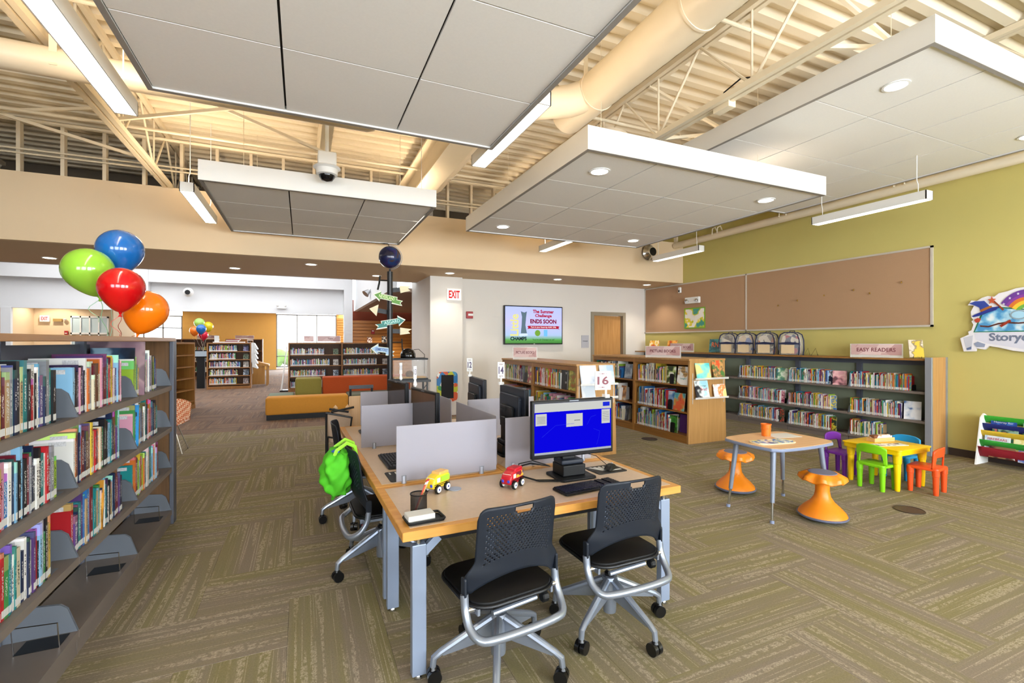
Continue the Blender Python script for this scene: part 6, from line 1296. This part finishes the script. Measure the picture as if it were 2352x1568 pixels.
for z in (0.0, 0.365): MB().box(-0.315, 0.315, -0.175, -0.15, z, z + 0.03).box(-0.315, 0.315, 0.15, 0.175, z, z + 0.03).box(-0.315, -0.29, -0.15, 0.15, z, z + 0.03).box(0.29, 0.315, -0.15, 0.15, z, z + 0.03).build('rim_frame', M_black, tk)
MB().box(-0.29, 0.29, -0.15, 0.15, 0.005, 0.05).build('sand_bed', mat('sand', 'c99a4a', 0.9, var=0.2, scale=60), tk); blob((0.02, 0.02, 0.09), 0.07).build('cork_log', mat('log', '6a4520', 0.9), tk, smooth='all')
hl = thing('heat_lamp', 'shiny black dome heat lamp on top of the terrarium', 'heat lamp', (1.78, 8.75, 1.337)); MB().lathe([(0.13, 0.0), (0.135, 0.02), (0.13, 0.08), (0.11, 0.13), (0.07, 0.165), (0.0, 0.18)], 40, wob=lambda r, z, a: (r * (1 + 0.03 * math.sin(14 * a)), z)).build('lamp_dome', mat('gloss_black', '0a0b0e', 0.12), hl, smooth=True); MB().tube([(0.1, 0, 0.15), (0.2, 0, 0.16), (0.32, 0.05, 0.06), (0.33, 0.1, -0.3)], 0.005, 6).build('power_cord', M_black, hl, smooth=True)
# ================================================================ PLYWOOD READING CHAIR BEYOND THE DESKS
M_ply = wood('plywood', 'd8b184', 'e4c29a', 0.5, 'Z', 2.0)
pc2 = thing('plywood_chair', 'black framed chair with a pale plywood back beyond the desks', 'chair', (0.63, 5.75, 0))
MB().prism(roundrect(0.28, 0.42, 0.01, 2, 0, 0.8), -0.02, -0.005, 'y').build('back_panel', M_ply, pc2); MB().box(-0.14, 0.14, -0.02, 0.3, 0.44, 0.455).build('seat', M_ply, pc2)
for s in (-0.12, 0.12):
    MB().tube([(s, 0.02, 0.0), (s, 0.02, 1.12)], 0.013, 8).build('rear_leg', M_blackmetal, pc2); MB().tube([(s, 0.3, 0.0), (s, 0.3, 0.45)], 0.013, 8).build('front_leg', M_blackmetal, pc2)
MB().box(-0.135, 0.135, 0.005, 0.035, 1.09, 1.13).build('top_rail', M_blackmetal, pc2)
pc3 = thing('plywood_stool', 'black framed stool with tan round-edged sides left of the plywood chair', 'stool', (0.37, 5.55, 0))
MB().prism(roundrect(0.26, 0.34, 0.06, 4, 0, 0.69), 0.06, 0.075, 'y').build('side_panel', mat('tan_laminate', 'cbb096', 0.5), pc3)
MB().tube([(-0.13, 0, 0.86), (-0.13, 0, 0.6), (0.1, -0.05, 0.55), (0.13, -0.05, 0.8), (-0.13, 0, 0.86)], 0.013, 8).tube([(-0.1, 0, 0.9), (0.1, -0.02, 0.86)], 0.012, 8).tube([(-0.08, -0.03, 0.87), (0.16, 0.05, 0.9)], 0.012, 8).build('tube_frame', M_blackmetal, pc3)
for (sx, sy) in ((-0.12, 0), (0.12, 0), (-0.12, 0.2), (0.12, 0.2)): MB().tube([(sx, sy, 0.0), (sx, sy, 0.6)], 0.013, 8).build('leg', M_blackmetal, pc3)
MB().lathe([(0.02, 0.86), (0.025, 0.9), (0.0, 0.93)], 12, (0.1, 0.1)).lathe([(0.02, 0.86), (0.025, 0.9), (0.0, 0.93)], 12, (-0.03, 0.1)).build('wooden_peg', M_ply, pc3, smooth=True)
# ================================================================ SOFT SEATING
def soft(label, x0, x1, y0, y1, z1, c, key, z0=0.1):
    t = thing('soft_bench', label, 'sofa', ((x0 + x1) / 2, (y0 + y1) / 2, 0), 0, 'modular soft seating'); w, l = (x1 - x0) / 2, (y1 - y0) / 2
    MB().box(-w, w, -l, l, z0, z1).build('cushion', mat('fabric_' + key, c, 0.85, var=0.06, scale=25, bump=0.1, bscale=400), t, bevel=0.045, segs=4, smooth=True)
    MB().box(-w + 0.02, w - 0.02, -l + 0.02, l - 0.02, 0, z0 + 0.01).build('plinth', M_black, t)
soft('mustard yellow backless bench beyond the computer desks', -0.7, 0.93, 11.0, 11.42, 0.47, 'c98a2e', 'mustard'); soft('small olive green cushion block behind the yellow bench', -0.15, 0.42, 12.0, 12.5, 0.78, '8a8038', 'olive')
soft('long burnt orange sofa back behind the yellow bench', 0.44, 2.5, 12.0, 12.42, 0.8, 'b54a14', 'rust'); soft('grey green seat left of the olive block', -0.72, -0.17, 11.6, 12.5, 0.43, '6f7a66', 'sage'); soft('dark grey green seat in front of the orange sofa back', 0.95, 2.5, 11.2, 11.98, 0.45, '5c5f4e', 'moss')
# houndstooth shell chair
M_hound = bpy.data.materials.new('houndstooth'); M_hound.use_nodes = True; _nt = M_hound.node_tree; _tc = N(_nt, 'ShaderNodeTexCoord'); _ck = N(_nt, 'ShaderNodeTexChecker'); _ck.inputs['Scale'].default_value = 45; _ck.inputs[1].default_value = (*hx('c8683a'), 1); _ck.inputs[2].default_value = (*hx('e8ccb0'), 1)
_nt.links.new(_tc.outputs['Object'], _ck.inputs['Vector']); _nt.links.new(_ck.outputs[0], _nt.nodes['Principled BSDF'].inputs['Base Color'])
hc = thing('shell_chair', 'orange houndstooth shell chair behind the left bookcase', 'chair', (-1.82, 8.45, 0))
def shf(u, v):
    a = (u - .5) * 2; 
    if v < .5: y = 0.24 - v * 0.8; z = 0.42 - 0.05 * v + 0.07 * a * a
    else: y = -0.16 - 0.16 * (v - .5) * 2; z = 0.4 + 0.36 * (v - .5) * 2 - 0.06 * abs(a) ** 3 * (v - .5) * 2 + 0.07 * a * a * (1 - (v - .5) * 2)
    return (a * 0.25, -y + 0.1 * a * a * (-1 if v > .5 else 0), z)
MB().patch(shf, 16, 16).build('shell', M_hound, hc, smooth='all').modifiers.new('thick', 'SOLIDIFY').thickness = 0.025
for (sx, sy) in ((-1, -1), (1, -1), (1, 1), (-1, 1)): MB().tube([(sx * 0.1, sy * 0.1, 0.4), (sx * 0.22, sy * 0.2, 0.0)], 0.008, 8).build('leg', M_chrome, hc, smooth=True)
# ================================================================ FAR SHELVES
W_far = wood('far_case_wood', '87592c', '9c6b38', 0.5, 'Z'); W_farb = wood('far_case_back', '5a4030', '6a4c38', 0.6, 'Z')
def far_case(label, x0, x1, y, h, shelves, bays=1, depth=0.35, rz=0.0, name='library_shelf', fill=0.75, spines=True, disp=True, tags='', mW=None):
    t = thing(name, label, 'bookcase', (x0, y, 0), rz); W = x1 - x0; mw = mW or W_far
    MB().box(0, W, 0, depth, h - 0.04, h).build('top_board', mw, t)
    for x in [k * W / bays for k in range(bays + 1)]: MB().box(min(x, W - 0.04), min(x, W - 0.04) + 0.04, 0, depth, 0, h - 0.04).build('side_panel', mw, t)
    MB().box(0.04, W - 0.04, depth - 0.02, depth, 0.05, h - 0.04).build('back_panel', W_farb if mW is None else mw, t); MB().box(0.0, W, -0.01, 0.02, 0, 0.1).build('base_rail', mw, t)
    ca, sa = math.cos(rz), math.sin(rz)
    for b in range(bays):
        for z in shelves:
            a0, a1 = b * W / bays + 0.045, (b + 1) * W / bays - 0.005
            MB().box(a0, a1, 0.005, depth - 0.02, z - 0.025, z).build('shelf', mw, t)
            if spines: stuff_row((x0 + (a0 + 0.02) * ca - 0.04 * sa, y + (a0 + 0.02) * sa + 0.04 * ca, z), rz, (a1 - a0) * random.uniform(fill - 0.08, fill + 0.04), True, 0.17, 0.23, 0.014, 0.03, 0.18)
            if disp: faceout('pale face-out item, %s shelf up, %s' % (ORD[shelves.index(z)], tags + (' %s bay' % ORD[b] if bays > 1 else '')), (x0 + a1 - 0.17, y + 0.12, z), 0.17, 0.2, rz, R(10), printmat('cov_fd%d' % ((b * 5 + shelves.index(z)) % 5), [['8a7a78', 'c4b4b0', '5a5a64', 'b0a09a'], ['3a4a5e', '8fa4b8', '2a3444', 'b8c4d0'], ['d4d0c8', 'b8b4b0', 'e0dcd4', '9a9690'], ['4a5a4a', '7a8a6a', '2a3430', 'a0a890'], ['3a3a5a', '5a5a8a', '24243a', '8a8ab0']][(b * 5 + shelves.index(z)) % 5], 8, seed=z), name='display_case')
    return t
far_case('wooden shelf of audio discs with five rows in the hall', -2.97, -1.64, 18.9, 1.6, [0.16, 0.46, 0.74, 1.02, 1.3], 1, tags='audio disc shelf', fill=0.68)
far_case('double wooden teen fiction shelf behind the orange sofa', -0.42, 2.85, 17.0, 1.6, [0.12, 0.48, 0.84, 1.2], 2, tags='teen shelf', fill=0.72)
far_case('empty slanting double wooden shelf behind the houndstooth chair', -2.93, -0.93, 11.87, 1.62, [0.2, 0.48, 0.76, 1.04, 1.32], 2, 0.4, R(75), fill=0, spines=False, disp=False, mW=wood('empty_case', '8a5a22', 'a06e30', 0.5, 'Z'))
far_case('long dark shelf under the yellow wall, left part', -6.2, -3.4, 24.5, 1.75, [0.3, 0.75, 1.2], 2, tags='left yellow wall shelf', disp=False, fill=0.8); far_case('long dark shelf under the yellow wall, right part', -3.2, -1.7, 25.0, 1.75, [0.3, 0.75, 1.2], 1, tags='right yellow wall shelf', disp=False, fill=0.8)
far_case('tall shelf end beside the far window', -2.1, -1.45, 22.5, 1.72, [0.2, 0.6, 1.0, 1.4], 1, 0.4, R(75), disp=False, fill=0.8)
far_case('short shelf end with white papers near the slanted reading desk', -2.4, -1.95, 20.8, 1.62, [0.3, 0.8, 1.2], 1, 0.4, R(60), disp=False, fill=0.7)
dk2 = thing('slant_desk', 'slant topped wooden reading desk near the far window', 'desk', (-1.5, 20.2, 0)); W_sd = wood('slant_wood', 'a8742e', 'bd8a40', 0.5, 'Z')
MB().prism([(-0.25, 0.95), (0.35, 0.78), (0.35, 0.72), (-0.25, 0.72)], -0.3, 0.3, 'y').build('slant_top', W_sd, dk2); MB().box(-0.3, 0.22, -0.28, -0.25, 0.05, 0.75).build('modesty_panel', W_sd, dk2)
for (sx, sy) in ((-0.22, -0.26), (0.3, -0.26), (0.3, 0.26), (-0.22, 0.26)): MB().box(sx - 0.03, sx + 0.03, sy - 0.03, sy + 0.03, 0, 0.74).build('leg', W_sd, dk2)
ki = thing('tablet_kiosk', 'black tablet kiosk on a pedestal left of the disc shelves', 'kiosk', (-3.25, 19.6, 0)); MB().box(-0.12, 0.12, -0.06, 0.06, 0, 1.12).build('pedestal', M_black, ki, bevel=0.01); MB().box(-0.26, 0.26, -0.1, -0.06, 1.08, 1.34).build('tablet_frame', M_black, ki, bevel=0.01); MB().box(-0.22, 0.22, -0.104, -0.1, 1.12, 1.3).build('tablet_screen', emitmat('kiosk_scr', hx('aab4bc'), 0.7), ki)
lf = thing('leaflet_rack', 'angled white leaflet rack on the end of the disc shelf', 'leaflet rack', (-1.6, 18.85, 0))
MB().box(-0.01, 0.0, 0, 0.4, 0.5, 1.6).build('rack_spine', M_acr, lf)
for k in range(5): MB().prism([(0.0, 0.75 + k * 0.17), (0.16, 0.68 + k * 0.17), (0.165, 0.7 + k * 0.17), (0.06, 0.9 + k * 0.17), (0.0, 0.92 + k * 0.17)], 0.02, 0.36, 'y').build('leaflet_pocket', M_label, lf)
er = thing('display_easel', 'grey slanted display easel beside the teen shelf', 'easel', (-0.65, 17.1, 0)); MB().prism([(0.0, 0.05), (0.18, 1.5), (0.2, 1.5), (0.05, 0.05)], 0, 0.35, 'y').build('easel_panel', M_whitepl, er); MB().box(-0.02, 0.24, 0.0, 0.35, 0.0, 0.05).build('easel_foot', M_black, er)
placard('pink teen sign on top of the teen shelf', (0.82, 17.1, 1.63), 0.72, 0.2, 0, [('TEEN', 0.05, 0.16, 0.05)]); placard('small pink sign left of the teen sign', (0.2, 17.25, 1.63), 0.3, 0.2, 0, [])
for (x, y, lbx) in ((-3.85, 24.65, 'pink sign above the dark far shelves, left'), (-2.45, 25.15, 'pink sign above the dark far shelves, right')): placard(lbx, (x, y, 1.78), 0.75, 0.14, 0, [])
wb = thing('flyer_board', 'white flyer holder on the wooden shelf end by the slanted desk', 'flyer', (-1.95, 20.6, 1.2)); MB().box(-0.3, 0.3, -0.01, 0.01, 0, 0.35).build('flyer_panel', mat('flyer_lilac', 'd4cfe0', 0.5), wb)
pb = thing('book_stack_display', 'low display of stacked books and a card on the disc shelf top', 'display', (-2.3, 19.05, 1.6)); MB().box(-0.5, 0.45, -0.1, 0.1, 0, 0.03).build('display_tray', M_whitepl, pb); MB().box(-0.46, -0.32, -0.06, -0.05, 0.03, 0.24).build('display_card', M_label, pb)
for k in range(3): MB().box(-0.15 + k * 0.04, 0.25 + k * 0.03, -0.08, 0.08, 0.03 + k * 0.03, 0.06 + k * 0.03).build('stacked_book', mat('stk%d' % k, ['7a1f2a', 'c9c4bc', '8a2a38'][k], 0.5), pb)
BE2 = (-3.15, 19.4, 1.3)
for (u, v, r, c, key, lbx) in ((458, 741, 0.165, 'a8d86a', 'pale_green', 'pale green balloon in the far cluster before the yellow wall'), (478, 749, 0.165, 'f0d820', 'yellow', 'yellow balloon in the far cluster before the yellow wall'), (447, 759, 0.15, 'f47a18', 'orange2', 'orange balloon in the far cluster before the yellow wall'), (462, 755, 0.15, '1468b8', 'blue2', 'blue balloon in the far cluster before the yellow wall'), (467, 769, 0.15, 'd01438', 'crimson', 'crimson balloon lowest in the far cluster before the yellow wall')):
    balloon(lbx, px(u, v, 16.2 + {'pale_green': 0.5, 'yellow': 0.9, 'crimson': 0.35, 'orange2': 0.1, 'blue2': -0.3}[key]), r, c, key, (0, 0), 'e0d0c0', BE2, 'balloons far away by the yellow wall')
# slat wall bits
for k, (x, z, c, lbx) in enumerate(((2.6, 1.55, '6a2f24', 'brown book on the slat wall'), (3.2, 1.6, '2a2a2c', 'black and white book on the slat wall'), (2.85, 1.25, '1c1c1e', 'black sign on the teen shelf end'))):
    faceout(lbx, (x, 20.7, z), 0.2, 0.27, 0, R(6), printmat('cov_sw%d' % k, [c, c, 'd8cfc4', c], 9, seed=k))
fa2 = thing('fire_alarm', 'small red fire alarm on the orange slat wall', 'fire alarm', (2.75, 20.85, 2.05)); MB().box(-0.07, 0.07, -0.04, 0.02, -0.09, 0.09).build('alarm_body', mat('alarm_red', 'a3161f', 0.4), fa2, bevel=0.01); MB().box(-0.04, 0.04, -0.05, -0.04, 0.02, 0.06).build('strobe_lens', M_whitepl, fa2)
sk = thing('spotlight', 'silver cone spotlight on the white fascia beyond the post', 'spotlight', (1.93, 15.5, 3.25)); MB().tube([(0, 0, 0), (-0.12, -0.05, -0.12)], [0.05, 0.12], 18).build('spot_shade', M_chrome, sk, smooth=True); MB().tube([(0.04, 0, 0.06), (0, 0, 0)], 0.02).build('spot_arm', M_chrome, sk)
ex2 = thing('exit_sign', 'tiny far exit sign on the beige side room wall', 'exit sign', (-8.3, 21.95, 2.45)); MB().box(-0.13, 0.13, -0.05, 0.03, -0.11, 0.11).build('sign_body', M_whitepl, ex2); text('EXIT', 0.18, 0.12, K_red, ex2, (0, -0.052, 0))
el2 = thing('emergency_light', 'far emergency light beside the tiny exit sign', 'emergency light', (-7.95, 21.95, 2.4)); MB().box(-0.12, 0.12, -0.06, 0.03, -0.05, 0.05).build('lamp_body', mat('lamp_brass', 'a88a50', 0.4), el2); MB().lathe([(0.04, 0), (0.06, 0.04), (0, 0.06)], 12).build('lamp_head', M_whitepl, el2, (0.2, -0.04, 0))
pu = thing('pull_station', 'tiny red pull station on the beige side room wall', 'fire alarm', (-7.72, 21.96, 1.95)); MB().box(-0.05, 0.05, -0.04, 0.02, -0.07, 0.07).build('station_body', mat('alarm_red', 'a3161f', 0.4), pu); MB().box(-0.03, 0.03, -0.05, -0.04, -0.03, 0.0).build('pull_handle', M_whitepl, pu)
# ---- the remaining spines of every shelf, too many and too thin to pick apart
M_spine = bpy.data.materials.new('spine_print'); M_spine.use_nodes = True; _nt = M_spine.node_tree; _a = N(_nt, 'ShaderNodeVertexColor'); _a.layer_name = 'Col'; _b = _nt.nodes['Principled BSDF']; _nt.links.new(_a.outputs[0], _b.inputs['Base Color']); _b.inputs['Roughness'].default_value = 0.4
tag(STUFF.build('books', M_spine), 'rows of colourful thin library books filling the wall, low and far shelves', 'books', kind='stuff')
